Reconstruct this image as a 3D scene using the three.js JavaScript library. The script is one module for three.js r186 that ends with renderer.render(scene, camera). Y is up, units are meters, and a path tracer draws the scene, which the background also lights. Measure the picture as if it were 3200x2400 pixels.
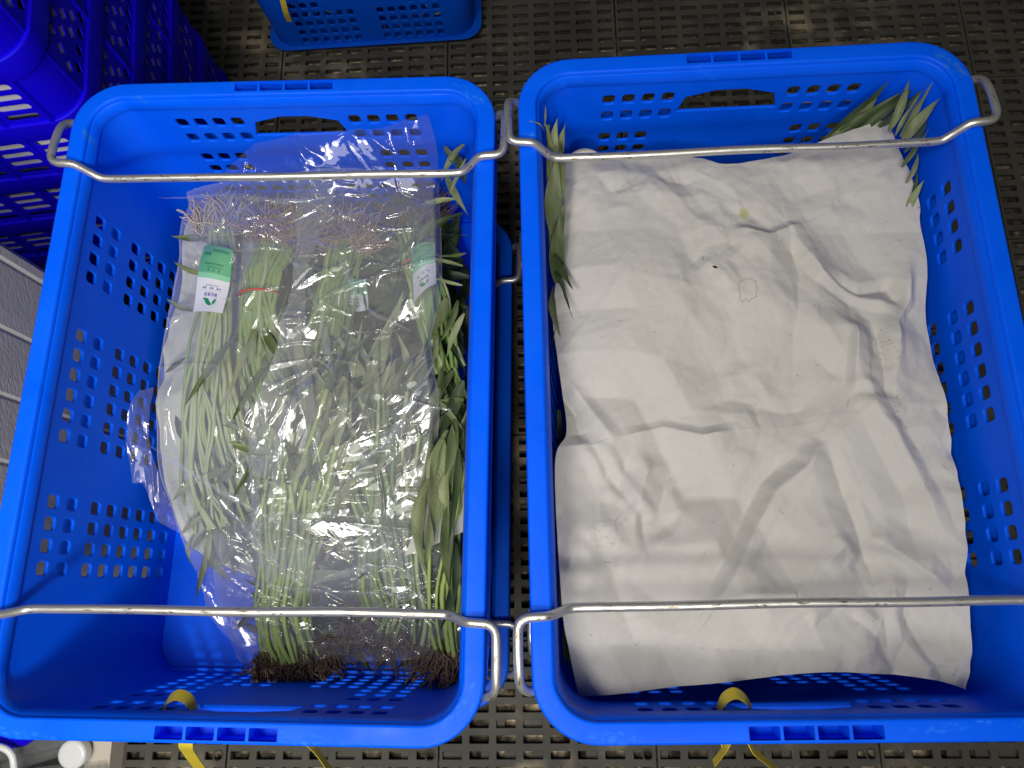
import * as THREE from 'three';
import { mergeGeometries } from 'three/addons/utils/BufferGeometryUtils.js';
import { RoundedBoxGeometry } from 'three/addons/geometries/RoundedBoxGeometry.js';
import { RectAreaLightUniformsLib } from 'three/addons/lights/RectAreaLightUniformsLib.js';

// ---------- camera, light, exposure ----------
RectAreaLightUniformsLib.init();
const scene = new THREE.Scene();
const CAM_Y = 1.161;
const camera = new THREE.PerspectiveCamera(53.934, 4 / 3, 0.02, 30);
camera.position.set(0, CAM_Y, 0);
{
  const d = new THREE.Vector3(-0.04838602, -0.96376476, -0.26232857).normalize();
  const r = new THREE.Vector3(0.9986895, -0.05106561, 0.00340269).normalize();
  const u = new THREE.Vector3().crossVectors(r, d).normalize();
  camera.quaternion.setFromRotationMatrix(new THREE.Matrix4().makeBasis(r, u, d.clone().negate()));
}
const renderer = new THREE.WebGLRenderer({ antialias: true });
renderer.toneMapping = THREE.LinearToneMapping;
renderer.toneMappingExposure = 1.18;
renderer.shadowMap.enabled = true;
scene.background = new THREE.Color(0.022, 0.023, 0.026);          // dim room all round
function areaLight(name, w, h, intensity, color, at, to) {
  const l = new THREE.RectAreaLight(color, intensity, w, h);
  l.name = name; l.position.set(...at); l.lookAt(...to); scene.add(l);
  return l;
}
const tubeColor = new THREE.Color(1, 0.965, 0.9), panelColor = new THREE.Color(1, 0.985, 0.95);
areaLight('tube_lamp', 0.5, 0.26, 22, tubeColor, [-0.5, 1.95, 0.25], [-0.05, 0.4, -0.15]);
areaLight('side_lamp', 0.25, 0.25, 135, tubeColor, [-0.02, 1.75, 0.85], [-0.97, 1.48, 0.65]);
areaLight('ceiling_panel_lamp', 1.9, 1.0, 2.7, panelColor, [-0.12, 2.3, 0.7], [0.05, 0.4, -0.15]);

// ---------- helpers ----------
let seed = 7;
const rnd = () => { seed = (seed + 0x6d2b79f5) | 0; let t = Math.imul(seed ^ (seed >>> 15), 1 | seed); t = (t + Math.imul(t ^ (t >>> 7), 61 | t)) ^ t; return ((t ^ (t >>> 14)) >>> 0) / 4294967296; };
const rr = (a, b) => a + (b - a) * rnd();
const V = (x, y, z) => new THREE.Vector3(x, y, z);
const lerp = THREE.MathUtils.lerp, clamp = THREE.MathUtils.clamp, smooth = THREE.MathUtils.smoothstep;
const hash = (ix, iy, s) => { let h = Math.imul(ix | 0, 374761393) + Math.imul(iy | 0, 668265263) + Math.imul(s | 0, 974711); h = Math.imul(h ^ (h >>> 13), 1274126177); return ((h ^ (h >>> 16)) >>> 0) / 4294967296; };
function vnoise(x, y, s) {
  const ix = Math.floor(x), iy = Math.floor(y), fx = x - ix, fy = y - iy, a = fx * fx * (3 - 2 * fx), b = fy * fy * (3 - 2 * fy);
  return lerp(lerp(hash(ix, iy, s), hash(ix + 1, iy, s), a), lerp(hash(ix, iy + 1, s), hash(ix + 1, iy + 1, s), a), b) * 2 - 1;
}
const fbm = (x, y, s, n = 4) => { let v = 0, a = 0.5; for (let i = 0; i < n; i++, a *= 0.5, x *= 2.03, y *= 2.03) v += a * vnoise(x, y, s + i); return v; };
// straight-edged facets: heights on a triangular lattice, joined by planes
function facet(x, y, s) {
  const k = (x + y) * 0.36602540378, i = Math.floor(x + k), j = Math.floor(y + k), t = (i + j) * 0.2113248654, x0 = x - i + t, y0 = y - j + t;
  const o = x0 > y0 ? [1, 0] : [0, 1], a = x + k - i, b = y + k - j;
  const h0 = hash(i, j, s), h1 = hash(i + o[0], j + o[1], s), h2 = hash(i + 1, j + 1, s), hi = Math.max(a, b), lo = Math.min(a, b);
  return (h0 * (1 - hi) + h1 * (hi - lo) + h2 * lo) * 2 - 1;
}
const taken = new Map();
function numbered(name) { const n = taken.get(name) ?? 0; taken.set(name, n + 1); return n ? name + '_' + String(n).padStart(3, '0') : name; }
function finish(m) { m.castShadow = m.receiveShadow = true; return m; }
function thing(name, label, category, pos = [0, 0, 0], turn = 0, group) {
  const o = new THREE.Group(); o.name = numbered(name); scene.add(o); o.position.set(...pos); o.rotation.y = turn;
  o.userData.label = label; o.userData.category = category; if (group) o.userData.group = group;
  return o;
}
function part(name, geo, mat, parent) { const m = finish(new THREE.Mesh(geo, mat)); m.name = numbered(name); parent.add(m); return m; }
function solo(name, geo, mat, label, category, pos = [0, 0, 0], turn = 0, group) {
  const m = finish(new THREE.Mesh(geo, mat)); m.name = numbered(name); scene.add(m); m.position.set(...pos); m.rotation.y = turn;
  m.userData.label = label; m.userData.category = category; if (group) m.userData.group = group;
  return m;
}
function copyOf(src, label, pos, turn, group) {
  const c = src.clone(); c.name = numbered(src.name.replace(/_\d{3}$/, '')); scene.add(c); c.position.set(...pos); c.rotation.set(0, turn, 0);
  c.userData = { ...src.userData, label }; if (group) c.userData.group = group;
  return c;
}
const plain = (g) => { const n = g.index ? g.toNonIndexed() : g; for (const k of Object.keys(n.attributes)) if (!['position', 'normal', 'uv'].includes(k)) n.deleteAttribute(k); if (!n.attributes.uv) n.setAttribute('uv', new THREE.BufferAttribute(new Float32Array(n.attributes.position.count * 2), 2)); if (!n.attributes.normal) n.computeVertexNormals(); return n; };
const merge = (list) => mergeGeometries(list.map(plain), false);
function box(w, h, d, x, y, z) { const g = new THREE.BoxGeometry(w, h, d); g.translate(x, y, z); return g; }
function tube(pts, r, seg = 24, rad = 8, closed = false, tension = 0.5) {
  const c = new THREE.CatmullRomCurve3(pts.map((p) => (p.isVector3 ? p : V(...p))), closed, 'catmullrom', tension);
  return new THREE.TubeGeometry(c, seg, r, rad, closed);
}
function canvasTexture(w, h, draw, repeat) {
  const c = document.createElement('canvas'); c.width = w; c.height = h; draw(c.getContext('2d'), w, h);
  const t = new THREE.CanvasTexture(c); t.colorSpace = THREE.SRGBColorSpace; t.wrapS = t.wrapT = THREE.RepeatWrapping; if (repeat) t.repeat.set(...repeat);
  return t;
}
function dataTexture(n, f, srgb = false) {      // f(u, v) in 0..1 -> [r, g, b] in 0..255
  const a = new Uint8Array(n * n * 4);
  for (let y = 0; y < n; y++) for (let x = 0; x < n; x++) { const c = f(x / n, y / n), o = (y * n + x) * 4; a[o] = clamp(c[0], 0, 255); a[o + 1] = clamp(c[1], 0, 255); a[o + 2] = clamp(c[2], 0, 255); a[o + 3] = 255; }
  const t = new THREE.DataTexture(a, n, n); t.wrapS = t.wrapT = THREE.RepeatWrapping; t.magFilter = THREE.LinearFilter; t.minFilter = THREE.LinearFilter; if (srgb) t.colorSpace = THREE.SRGBColorSpace; t.needsUpdate = true;
  return t;
}
const tile = (f, n) => (u, v) => {             // noise made to repeat: blend of shifted copies
  const a = f(u * n, v * n), b = f((u - 1) * n, v * n), c = f(u * n, (v - 1) * n), d = f((u - 1) * n, (v - 1) * n);
  const x = smooth(u, 0, 1), y = smooth(v, 0, 1);
  return lerp(lerp(a, b, x), lerp(c, d, x), y);
};
// a sheet between four edge curves (lists of [x, z]); far and near run left to right, left and right run far to near
function along(list, t) {
  if (list.length === 1) return list[0];
  const s = clamp(t, 0, 1) * (list.length - 1), i = Math.min(Math.floor(s), list.length - 2), f = s - i;
  const p0 = list[Math.max(i - 1, 0)], p1 = list[i], p2 = list[i + 1], p3 = list[Math.min(i + 2, list.length - 1)];
  return [0, 1].map((k) => 0.5 * (2 * p1[k] + (p2[k] - p0[k]) * f + (2 * p0[k] - 5 * p1[k] + 4 * p2[k] - p3[k]) * f * f + (3 * p1[k] - p0[k] - 3 * p2[k] + p3[k]) * f * f * f));
}
function sheet({ far, near, left, right }, nu, nv, height, shift) {
  const pos = [], uv = [], idx = [];
  for (let j = 0; j <= nv; j++) for (let i = 0; i <= nu; i++) {
    const u = i / nu, v = j / nv, F = along(far, u), N = along(near, u), L = along(left, v), R = along(right, v);
    const c00 = far[0], c10 = far[far.length - 1], c01 = near[0], c11 = near[near.length - 1], p = [0, 1].map((k) =>
      (1 - v) * F[k] + v * N[k] + (1 - u) * L[k] + u * R[k] - ((1 - u) * (1 - v) * c00[k] + u * (1 - v) * c10[k] + (1 - u) * v * c01[k] + u * v * c11[k]));
    const o = shift ? shift(p[0], p[1], u, v) : [0, 0];
    pos.push(p[0] + o[0], height(p[0], p[1], u, v), p[1] + o[1]); uv.push(p[0], p[1]);
    if (i < nu && j < nv) { const a = j * (nu + 1) + i; idx.push(a, a + nu + 1, a + 1, a + 1, a + nu + 1, a + nu + 2); }
  }
  const g = new THREE.BufferGeometry();
  g.setAttribute('position', new THREE.Float32BufferAttribute(pos, 3)); g.setAttribute('uv', new THREE.Float32BufferAttribute(uv, 2)); g.setIndex(idx); g.computeVertexNormals();
  return g;
}
const crease = (x, z, pts, w, amp, side = 0) => {   // a folded ridge along a polyline: a tent in height, steeper on one side if asked
  let best = 1e9, sg = 1, end = 1;
  for (let i = 0; i + 1 < pts.length; i++) {
    const [ax, az] = pts[i], [bx, bz] = pts[i + 1], dx = bx - ax, dz = bz - az, t = clamp(((x - ax) * dx + (z - az) * dz) / (dx * dx + dz * dz), 0, 1), ex = x - ax - dx * t, ez = z - az - dz * t, q = Math.hypot(ex, ez);
    if (q < best) { best = q; sg = Math.sign(dx * ez - dz * ex) || 1; const s = (i + t) / (pts.length - 1); end = Math.min(1, Math.min(s, 1 - s) * 5 + 0.15); }
  }
  const ww = w * (side ? (side * sg > 0 ? 1 + Math.abs(side) : 1 - 0.75 * Math.abs(side)) : 1), t = Math.max(0, 1 - best / ww);
  return amp * end * t * (0.7 + 0.3 * t);
};

// ---------- materials ----------
const grain = (u, v) => tile((x, y) => fbm(x, y, 11, 5), 8)(u, v);
function bluePlastic(base, scuffs) {
  const map = canvasTexture(1024, 1024, (g, w, h) => {
    g.fillStyle = `rgb(${base})`; g.fillRect(0, 0, w, h);
    for (let i = 0; i < 900; i++) { const a = rr(0.01, 0.04); g.fillStyle = rnd() < 0.5 ? `rgba(0,40,160,${a})` : `rgba(40,130,255,${a})`; g.beginPath(); g.ellipse(rnd() * w, rnd() * h, rr(4, 60), rr(3, 22), rr(0, 3), 0, 7); g.fill(); }
    for (let i = 0; i < 240; i++) { g.strokeStyle = `rgba(150,190,255,${rr(0.05, 0.28)})`; g.lineWidth = rr(0.4, 0.9); const x = rnd() * w, y = rnd() * h, t = rr(0, 6.3), l = rr(2, 16); g.beginPath(); g.moveTo(x, y); g.lineTo(x + Math.cos(t) * l, y + Math.sin(t) * l); g.stroke(); }
    for (const [x, z, rx, rz, turn, col, n] of scuffs ?? []) for (let i = 0; i < n; i++) {   // rubbed, dirty patches, x and z in metres of the crate
      const a = rr(0, 6.3), q = Math.sqrt(rnd()), ex = Math.cos(a) * q * rx, ez = Math.sin(a) * q * rz, c = Math.cos(turn), s = Math.sin(turn);
      g.fillStyle = `rgba(${col},${rr(0.03, 0.2)})`; g.beginPath(); g.ellipse((0.5 + x + ex * c - ez * s) * w, (0.5 + z + ex * s + ez * c) * h, rr(0.6, 3.5), rr(0.4, 1.3), turn, 0, 7); g.fill();
    }
  });
  map.flipY = false; map.offset.set(0.5, 0.5);
  const rough = dataTexture(256, (u, v) => { const n = grain(u, v); return [0, 110 + 70 * n, 0]; }); rough.repeat.set(4, 4);
  const bump = dataTexture(256, (u, v) => { const n = tile((x, y) => fbm(x, y, 5, 3), 40)(u, v); return [128 + 100 * n, 128, 128]; }); bump.repeat.set(4, 4);
  return new THREE.MeshPhysicalMaterial({ map, roughness: 1, roughnessMap: rough, bumpMap: bump, bumpScale: 0.00012, specularIntensity: 0.22, ior: 1.5 });
}
const blueLeft = bluePlastic('0,92,248', [[-0.165, -0.278, 0.022, 0.005, -0.35, '130,140,130', 160], [-0.19, -0.25, 0.012, 0.006, -0.9, '110,125,140', 50], [0.185, -0.28, 0.02, 0.006, 0.6, '120,150,220', 60], [0.06, 0.296, 0.05, 0.004, 0.05, '120,160,255', 40], [0.19, 0.27, 0.02, 0.01, -0.8, '150,150,220', 70], [-0.17, 0.296, 0.04, 0.003, 0.1, '130,170,255', 60]]);
const blueRight = bluePlastic('0,90,246', [[0.192, -0.275, 0.018, 0.006, 0.9, '120,135,160', 90], [-0.15, 0.296, 0.02, 0.004, 0.1, '150,180,255', 40], [0.12, 0.29, 0.06, 0.003, -0.05, '140,180,255', 40], [-0.2, -0.22, 0.006, 0.003, 0, '140,180,255', 12]]);
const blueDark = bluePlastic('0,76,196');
const ultramarine = bluePlastic('20,2,216');
const steelMap = canvasTexture(512, 128, (g, w, h) => {
  g.fillStyle = 'rgb(214,212,204)'; g.fillRect(0, 0, w, h);
  for (let i = 0; i < 500; i++) { g.fillStyle = rnd() < 0.6 ? `rgba(120,116,106,${rr(0.04, 0.25)})` : `rgba(250,248,240,${rr(0.1, 0.4)})`; g.fillRect(rnd() * w, rnd() * h, rr(2, 40), rr(1, 3)); }
  for (let i = 0; i < 46; i++) { g.fillStyle = `rgba(${rnd() < 0.35 ? '104,66,36' : '52,50,48'},${rr(0.35, 0.85)})`; const x = rnd() * w, y = rnd() * h; for (let k = 0; k < 7; k++) { g.beginPath(); g.ellipse(x + rr(-7, 7), y + rr(-4, 4), rr(0.6, 3.4), rr(0.5, 1.8), 0, 0, 7); g.fill(); } }
});
const steelBump = dataTexture(256, (u, v) => { const n = tile((x, y) => fbm(x, y * 1.6, 31, 4), 10)(u, v); return [128 + 110 * n, 0, 0]; }); steelBump.repeat.set(4, 1);
const steel = new THREE.MeshStandardMaterial({ map: steelMap, metalness: 0.82, roughness: 0.4, bumpMap: steelBump, bumpScale: 0.00018 });

// ---------- the blue crate ----------
const W2 = 0.21, L2 = 0.302, RO = 0.05, H = 0.262, TX = 0.06, TZ = 0.035, INX = 0.018, INZ = 0.018, STEP = 0, YS = -0.081, WT = 0.0034;
const posUV = (g, k = 0.7) => { const p = g.attributes.position, uv = new Float32Array(p.count * 2); for (let i = 0; i < p.count; i++) { uv[2 * i] = p.getX(i) + p.getY(i) * k; uv[2 * i + 1] = p.getZ(i) + p.getY(i) * k; } g.setAttribute('uv', new THREE.BufferAttribute(uv, 2)); return g; };
function roundRectHole(x, y, w, h, r) { const p = new THREE.Path(); p.moveTo(x - w + r, y - h); p.lineTo(x + w - r, y - h); p.quadraticCurveTo(x + w, y - h, x + w, y - h + r); p.lineTo(x + w, y + h - r); p.quadraticCurveTo(x + w, y + h, x + w - r, y + h); p.lineTo(x - w + r, y + h); p.quadraticCurveTo(x - w, y + h, x - w, y + h - r); p.lineTo(x - w, y - h + r); p.quadraticCurveTo(x - w, y - h, x - w + r, y - h); return p; }
const halfX = (y) => W2 - INX + TX * y - (y < YS ? STEP : 0), halfZ = (y) => L2 - INZ + TZ * y - (y < YS ? STEP : 0), CR = 0.033;
function panel(y0, y1, half, holes, extra = []) {     // flat wall piece in (u, y) with its holes, thickness outwards along z
  const s = new THREE.Shape([[-half(y1) + CR - 0.0011, y1 - 0.0011], [half(y1) - CR + 0.0011, y1 - 0.0011], [half(y0) - CR + 0.0011, y0 + 0.0011], [-half(y0) + CR - 0.0011, y0 + 0.0011]].map((p) => new THREE.Vector2(...p)));
  for (const [u, y] of holes) s.holes.push(roundRectHole(u, y, 0.006, 0.0068, 0.004));
  for (const e of extra) s.holes.push(e);
  return new THREE.ExtrudeGeometry(s, { depth: WT - 0.002, bevelEnabled: true, bevelThickness: 0.001, bevelSize: 0.0011, bevelOffset: -0.0011, bevelSegments: 2, curveSegments: 3 });
}
function bend(g, f) { const p = g.attributes.position, a = V(); for (let i = 0; i < p.count; i++) { a.fromBufferAttribute(p, i); f(a); p.setXYZ(i, a.x, a.y, a.z); } g.computeVertexNormals(); return g; }
const endHoles = [], sideHoles = [];
for (const s of [-1, 1]) {
  for (const y of [-0.041, -0.066]) for (let k = 0; k < 4; k++) endHoles.push([s * (0.0615 + k * 0.0196), y]);
  for (const y of [-0.102, -0.1245, -0.147]) for (let k = 0; k < 3; k++) endHoles.push([s * (0.082 + k * 0.0194), y]);
  for (const y of [-0.1685, -0.19, -0.2115, -0.233]) for (let k = 0; k < 6; k++) endHoles.push([s * (0.026 + k * 0.0192), y]);
}
for (const y of [-0.04, -0.065, -0.1, -0.125, -0.15, -0.175, -0.2, -0.225]) {
  for (const s of [-1, 1]) for (let k = 0; k < 4; k++) sideHoles.push([s * (0.11 + k * 0.0197), y]);
  for (let k = 0; k < 6; k++) sideHoles.push([(k - 2.5) * 0.0197, y]);
}
const grip = new THREE.Path(); grip.moveTo(-0.05, -0.064); grip.lineTo(0.05, -0.064); grip.lineTo(0.0435, -0.0425); grip.quadraticCurveTo(0, -0.0235, -0.0435, -0.0425); grip.lineTo(-0.05, -0.064);
const up = (g) => g.translate(0, H, 0);
function wallParts(half, out, holes, extra, place) {     // one wall with its holes
  return up(posUV(plain(bend(panel(-0.0135, -0.256, half, holes, extra), (a) => { const u = a.x, y = a.y, d = out(y) + (a.z + 0.001); place(a, u, y, d); }))));
}
const outX = (y) => W2 - INX + TX * y, outZ = (y) => L2 - INZ + TZ * y;
const crateGeo = {
  side: [-1, 1].map((s) => wallParts(halfZ, outX, sideHoles, [], (a, u, y, d) => a.set(s * d, y, -s * u))),
  end: [-1, 1].map((s) => wallParts(halfX, outZ, endHoles, [grip], (a, u, y, d) => a.set(s * u, y, s * d))),
};
function ringPath(inset, n = 10) {            // rounded rectangle, listed anticlockwise seen from above, with outward directions
  const r = RO - inset > 0.004 ? RO : inset + 0.004, list = [];
  for (const [cx, cz, a0] of [[1, -1, -90], [1, 1, 0], [-1, 1, 90], [-1, -1, 180]]) for (let k = 0; k <= n; k++) { const a = ((a0 + (k / n) * 90) * Math.PI) / 180; list.push([cx * (W2 - r), cz * (L2 - r), Math.cos(a), Math.sin(a), r]); }
  return list;
}
function sweepRing(profile, cut) {            // profile: [inset, y] list; cut(i, k): leave out that quad
  const base = ringPath(0), extra = [];
  const pts = []; for (let i = 0; i < base.length; i++) {
    pts.push(base[i]); const nx = base[(i + 1) % base.length];
    if ((i + 1) % 11 === 0) for (const t of [0.2, 0.35, 0.5, 0.65, 0.8]) pts.push([lerp(base[i][0], nx[0], t), lerp(base[i][1], nx[1], t), base[i][2], base[i][3], RO, 1]);
    if ((i + 1) % 11 === 0 && Math.abs(base[i][3]) > 0.9) { const z = base[i][1], e = pts.splice(-5); const sx = Math.sign(nx[0] - base[i][0]); for (const x of [-0.0505, 0.0505]) pts.push([sx * x, z, base[i][2], base[i][3], RO, Math.sign(x) < 0 ? 2 : 1]); }
  }
  const n = pts.length, m = profile.length, pos = [], idx = [];
  for (const [cx, cz, nx, nz, r] of pts) for (const [ins, y] of profile) pos.push(cx + nx * (r - ins), y, cz + nz * (r - ins));
  for (let i = 0; i < n; i++) for (let k = 0; k + 1 < m; k++) { if (cut && pts[i][5] === 2 && cut(k)) continue; const a = i * m + k, b = ((i + 1) % n) * m + k; idx.push(a, b, a + 1, a + 1, b, b + 1); }
  const g = new THREE.BufferGeometry(); g.setAttribute('position', new THREE.Float32BufferAttribute(pos, 3)); g.setIndex(idx); g.computeVertexNormals();
  return g;
}
const rimProfile = [[0.003, -0.026], [0, -0.026], [0, -0.0025], [0.0008, -0.0007], [0.0025, 0], [0.0146, 0], [0.0159, -0.0004], [0.0168, -0.0013], [0.0173, -0.003], [0.0178, -0.007], [0.01885, -0.0145], [0.0215, -0.0145], [0.019, -0.0055], [0.0155, -0.0032], [0.0035, -0.0028], [0.003, -0.026]];
const rimGeo = up(posUV(plain(sweepRing(rimProfile, (k) => k === 4 || k === 13))));
const pocketGeo = [-1, 1].map((s) => {          // four open pockets in the middle of each short side
  const sh = new THREE.Shape([[-0.0507, 0.0022], [0.0507, 0.0022], [0.0507, 0.0149], [-0.0507, 0.0149]].map((p) => new THREE.Vector2(...p)));
  for (let k = 0; k < 4; k++) sh.holes.push(roundRectHole((k - 1.5) * 0.0252, 0.0077, 0.0114, 0.0049, 0.001));
  const pl = new THREE.ExtrudeGeometry(sh, { depth: 0.0225, bevelEnabled: false, curveSegments: 2 });
  return up(posUV(plain(bend(pl, (a) => a.set(s * a.x, -0.0226 + a.z, s * (L2 - a.y))))));
});
const pocketFloorGeo = [-1, 1].map((s) => up(posUV(plain(box(0.101, 0.002, 0.0112, 0, -0.0238, s * (L2 - 0.0079))))));
const flangeGeo = [sweepRing([[0.0195, -0.0835], [0.004, -0.0835], [0.004, -0.086], [0.0197, -0.086], [0.0195, -0.0835]]), sweepRing([[0.031, -0.2445], [0.016, -0.2445], [0.016, -0.2475], [0.0315, -0.2475], [0.031, -0.2445]])].map((g) => up(posUV(plain(g))));
const cornerGeo = [[1, 1], [1, -1], [-1, 1], [-1, -1]].map(([sx, sz]) => {
  const n = 12, pos = [], idx = [], lv = [[-0.0135, 0], [YS, 0], [YS - 0.001, STEP], [-0.256, STEP]], ring = (thick) => lv.forEach(([y, q]) => { for (let k = 0; k <= n; k++) { const a = (k / n) * Math.PI / 2, r = CR + thick; pos.push(sx * (outX(y) - q - CR + Math.cos(a) * r), y, sz * (outZ(y) - q - CR + Math.sin(a) * r)); } });
  ring(0); ring(WT);
  const N = n + 1, o2 = 4 * N; for (const o of [0, o2]) for (let r = 0; r < 3; r++) for (let k = 0; k < n; k++) { const a = o + r * N + k; idx.push(a, a + N, a + 1, a + 1, a + N, a + N + 1); }
  for (let k = 0; k < n; k++) for (const r of [0, 3]) { const a = r * N + k; idx.push(a, a + 1, a + o2, a + 1, a + o2 + 1, a + o2); }
  const g = new THREE.BufferGeometry(); g.setAttribute('position', new THREE.Float32BufferAttribute(pos, 3)); g.setIndex(idx); g.computeVertexNormals(); return up(posUV(plain(g)));
});
const baseGeo = (() => { const s = new THREE.Shape(), x = halfX(-0.25) + 0.002, z = halfZ(-0.25) + 0.002, r = CR; s.moveTo(-x + r, -z); s.lineTo(x - r, -z); s.quadraticCurveTo(x, -z, x, -z + r); s.lineTo(x, z - r); s.quadraticCurveTo(x, z, x - r, z); s.lineTo(-x + r, z); s.quadraticCurveTo(-x, z, -x, z - r); s.lineTo(-x, -z + r); s.quadraticCurveTo(-x, -z, -x + r, -z);
  const g = new THREE.ExtrudeGeometry(s, { depth: 0.004, bevelEnabled: true, bevelSize: 0.002, bevelThickness: 0.002, bevelSegments: 2 }); g.rotateX(Math.PI / 2); g.translate(0, -0.252, 0); return up(posUV(plain(g))); })();
function bailGeo(end, wobble) {               // a bent steel rod that swings over the rim; end = -1 far, 1 near
  const half = [[0.203, -0.02, 0.2635], [0.2125, -0.012, 0.2645], [0.2185, -0.004, 0.259], [0.2195, 0.002, 0.247], [0.2195, 0.0058, 0.225], [0.2185, 0.0062, 0.2145], [0.213, 0.0062, 0.2095], [0.202, 0.006, 0.2085], [0.195, 0.0035, 0.208], [0.186, -0.0065, 0.2055], [0.1795, -0.012, 0.2035], [0.172, -0.0135, 0.2028], [0.15, -0.0137, 0.2026]];
  const mid = [[0.09, -0.0137, 0.2025 + wobble], [0, -0.0137, 0.2025 - wobble], [-0.09, -0.0137, 0.2025 + wobble * 0.5]];
  const pts = [...half, ...mid, ...half.map(([x, y, z]) => [-x, y, z]).reverse()].map(([x, y, z]) => V(x, y + H, end * z));
  const g = tube(pts, 0.0039, 150, 12); const uv = g.attributes.uv; for (let i = 0; i < uv.count; i++) uv.setXY(i, uv.getX(i) * 2.2 + end * 0.3 + wobble * 90, uv.getY(i)); return g;
}
const bails = [bailGeo(-1, 0.0004), bailGeo(1, -0.0006), bailGeo(-1, -0.0007), bailGeo(1, 0.0005)];
function makeCrate(label, mat, pos, turn, group, kind = 0) {
  const t = thing('crate', label, 'crate', pos, turn, group);
  part('rim', rimGeo, mat, t);
  for (const g of crateGeo.side) part('side_wall', g, mat, t);
  for (const g of crateGeo.end) part('end_wall', g, mat, t);
  for (const g of pocketGeo) part('pocket', g, mat, t);
  for (const g of pocketFloorGeo) part('pocket_floor', g, mat, t);
  for (const g of cornerGeo) part('corner_wall', g, mat, t);
  for (const g of flangeGeo) part('flange', g, mat, t); part('base', baseGeo, mat, t);
  part('bail', bails[kind], steel, t).userData.label = 'bent steel bail across the far end'; part('bail', bails[kind + 1], steel, t).userData.label = 'bent steel bail across the near end';
  return t;
}
const FL = CAM_Y, YL = FL - 0.62897 - H, YR = FL - 0.61712 - H;
const LEFT = { x: -0.26055, z: -0.18569, turn: -0.01486, y: YL }, RIGHT = { x: 0.18935, z: -0.19085, turn: 0.01486, y: YR };
const grp = 'blue crates with steel bails';
makeCrate('blue crate full of bagged greens under clear plastic, with two steel bails', blueLeft, [LEFT.x, LEFT.y, LEFT.z], LEFT.turn, grp);
makeCrate('blue crate covered inside by one crumpled sheet of white paper', blueRight, [RIGHT.x, RIGHT.y, RIGHT.z], RIGHT.turn, grp, 2);
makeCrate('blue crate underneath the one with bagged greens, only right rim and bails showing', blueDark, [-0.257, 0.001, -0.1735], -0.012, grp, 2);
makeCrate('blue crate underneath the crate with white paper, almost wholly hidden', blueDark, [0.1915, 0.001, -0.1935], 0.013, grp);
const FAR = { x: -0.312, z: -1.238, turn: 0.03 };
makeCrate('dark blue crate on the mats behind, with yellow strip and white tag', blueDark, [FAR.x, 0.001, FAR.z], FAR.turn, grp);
const inLeft = (name, label, cat, group) => thing(name, label, cat, [LEFT.x, LEFT.y + H, LEFT.z], LEFT.turn, group);
const inRight = (name, label, cat, group) => thing(name, label, cat, [RIGHT.x, RIGHT.y + H, RIGHT.z], RIGHT.turn, group);

// ---------- floor: concrete below, plastic drainage mats on top ----------
const stained = dataTexture(512, (u, v) => { const a = tile((x, y) => fbm(x, y, 71, 5), 9)(u, v), b = tile((x, y) => fbm(x, y, 75, 3), 60)(u, v), k = 0.6 + 0.8 * a + 0.9 * b; return [150 * k, 136 * k, 112 * k]; }, true);
{
  const g = new THREE.PlaneGeometry(6, 6); g.rotateX(-Math.PI / 2); g.translate(0, -0.017, -0.4);
  const t = stained.clone(); t.repeat.set(12, 12);
  const m = finish(new THREE.Mesh(g, new THREE.MeshStandardMaterial({ map: t, roughness: 0.95 }))); m.name = 'ground'; m.userData.kind = 'structure'; m.userData.label = 'dirty concrete seen through the slots of the mats'; scene.add(m);
}
const matDirt = dataTexture(512, (u, v) => { const a = tile((x, y) => fbm(x, y, 41, 5), 4)(u, v), b = tile((x, y) => fbm(x, y, 47, 4), 24)(u, v), d = clamp((a - 0.1) * 2.2 + b * 1.5, 0, 1), k = 1 + 0.25 * b; return [lerp(70, 142, d) * k, lerp(68, 130, d) * k, lerp(60, 107, d) * k]; }, true);
matDirt.repeat.set(0.42, 0.42);
const matBump = dataTexture(256, (u, v) => { const b = tile((x, y) => fbm(x, y, 48, 4), 30)(u, v); return [128 + 120 * b, 0, 0]; }); matBump.repeat.set(4, 4);
const matMaterial = new THREE.MeshStandardMaterial({ map: matDirt, roughness: 0.72, bumpMap: matBump, bumpScale: 0.0006 });
const floor = new THREE.Group(); floor.name = 'floor'; floor.userData.kind = 'structure'; floor.userData.label = 'floor of black slotted plastic drainage mats'; scene.add(floor);
const TILE = 0.306, NX = 8, NZ = 15;
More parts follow.
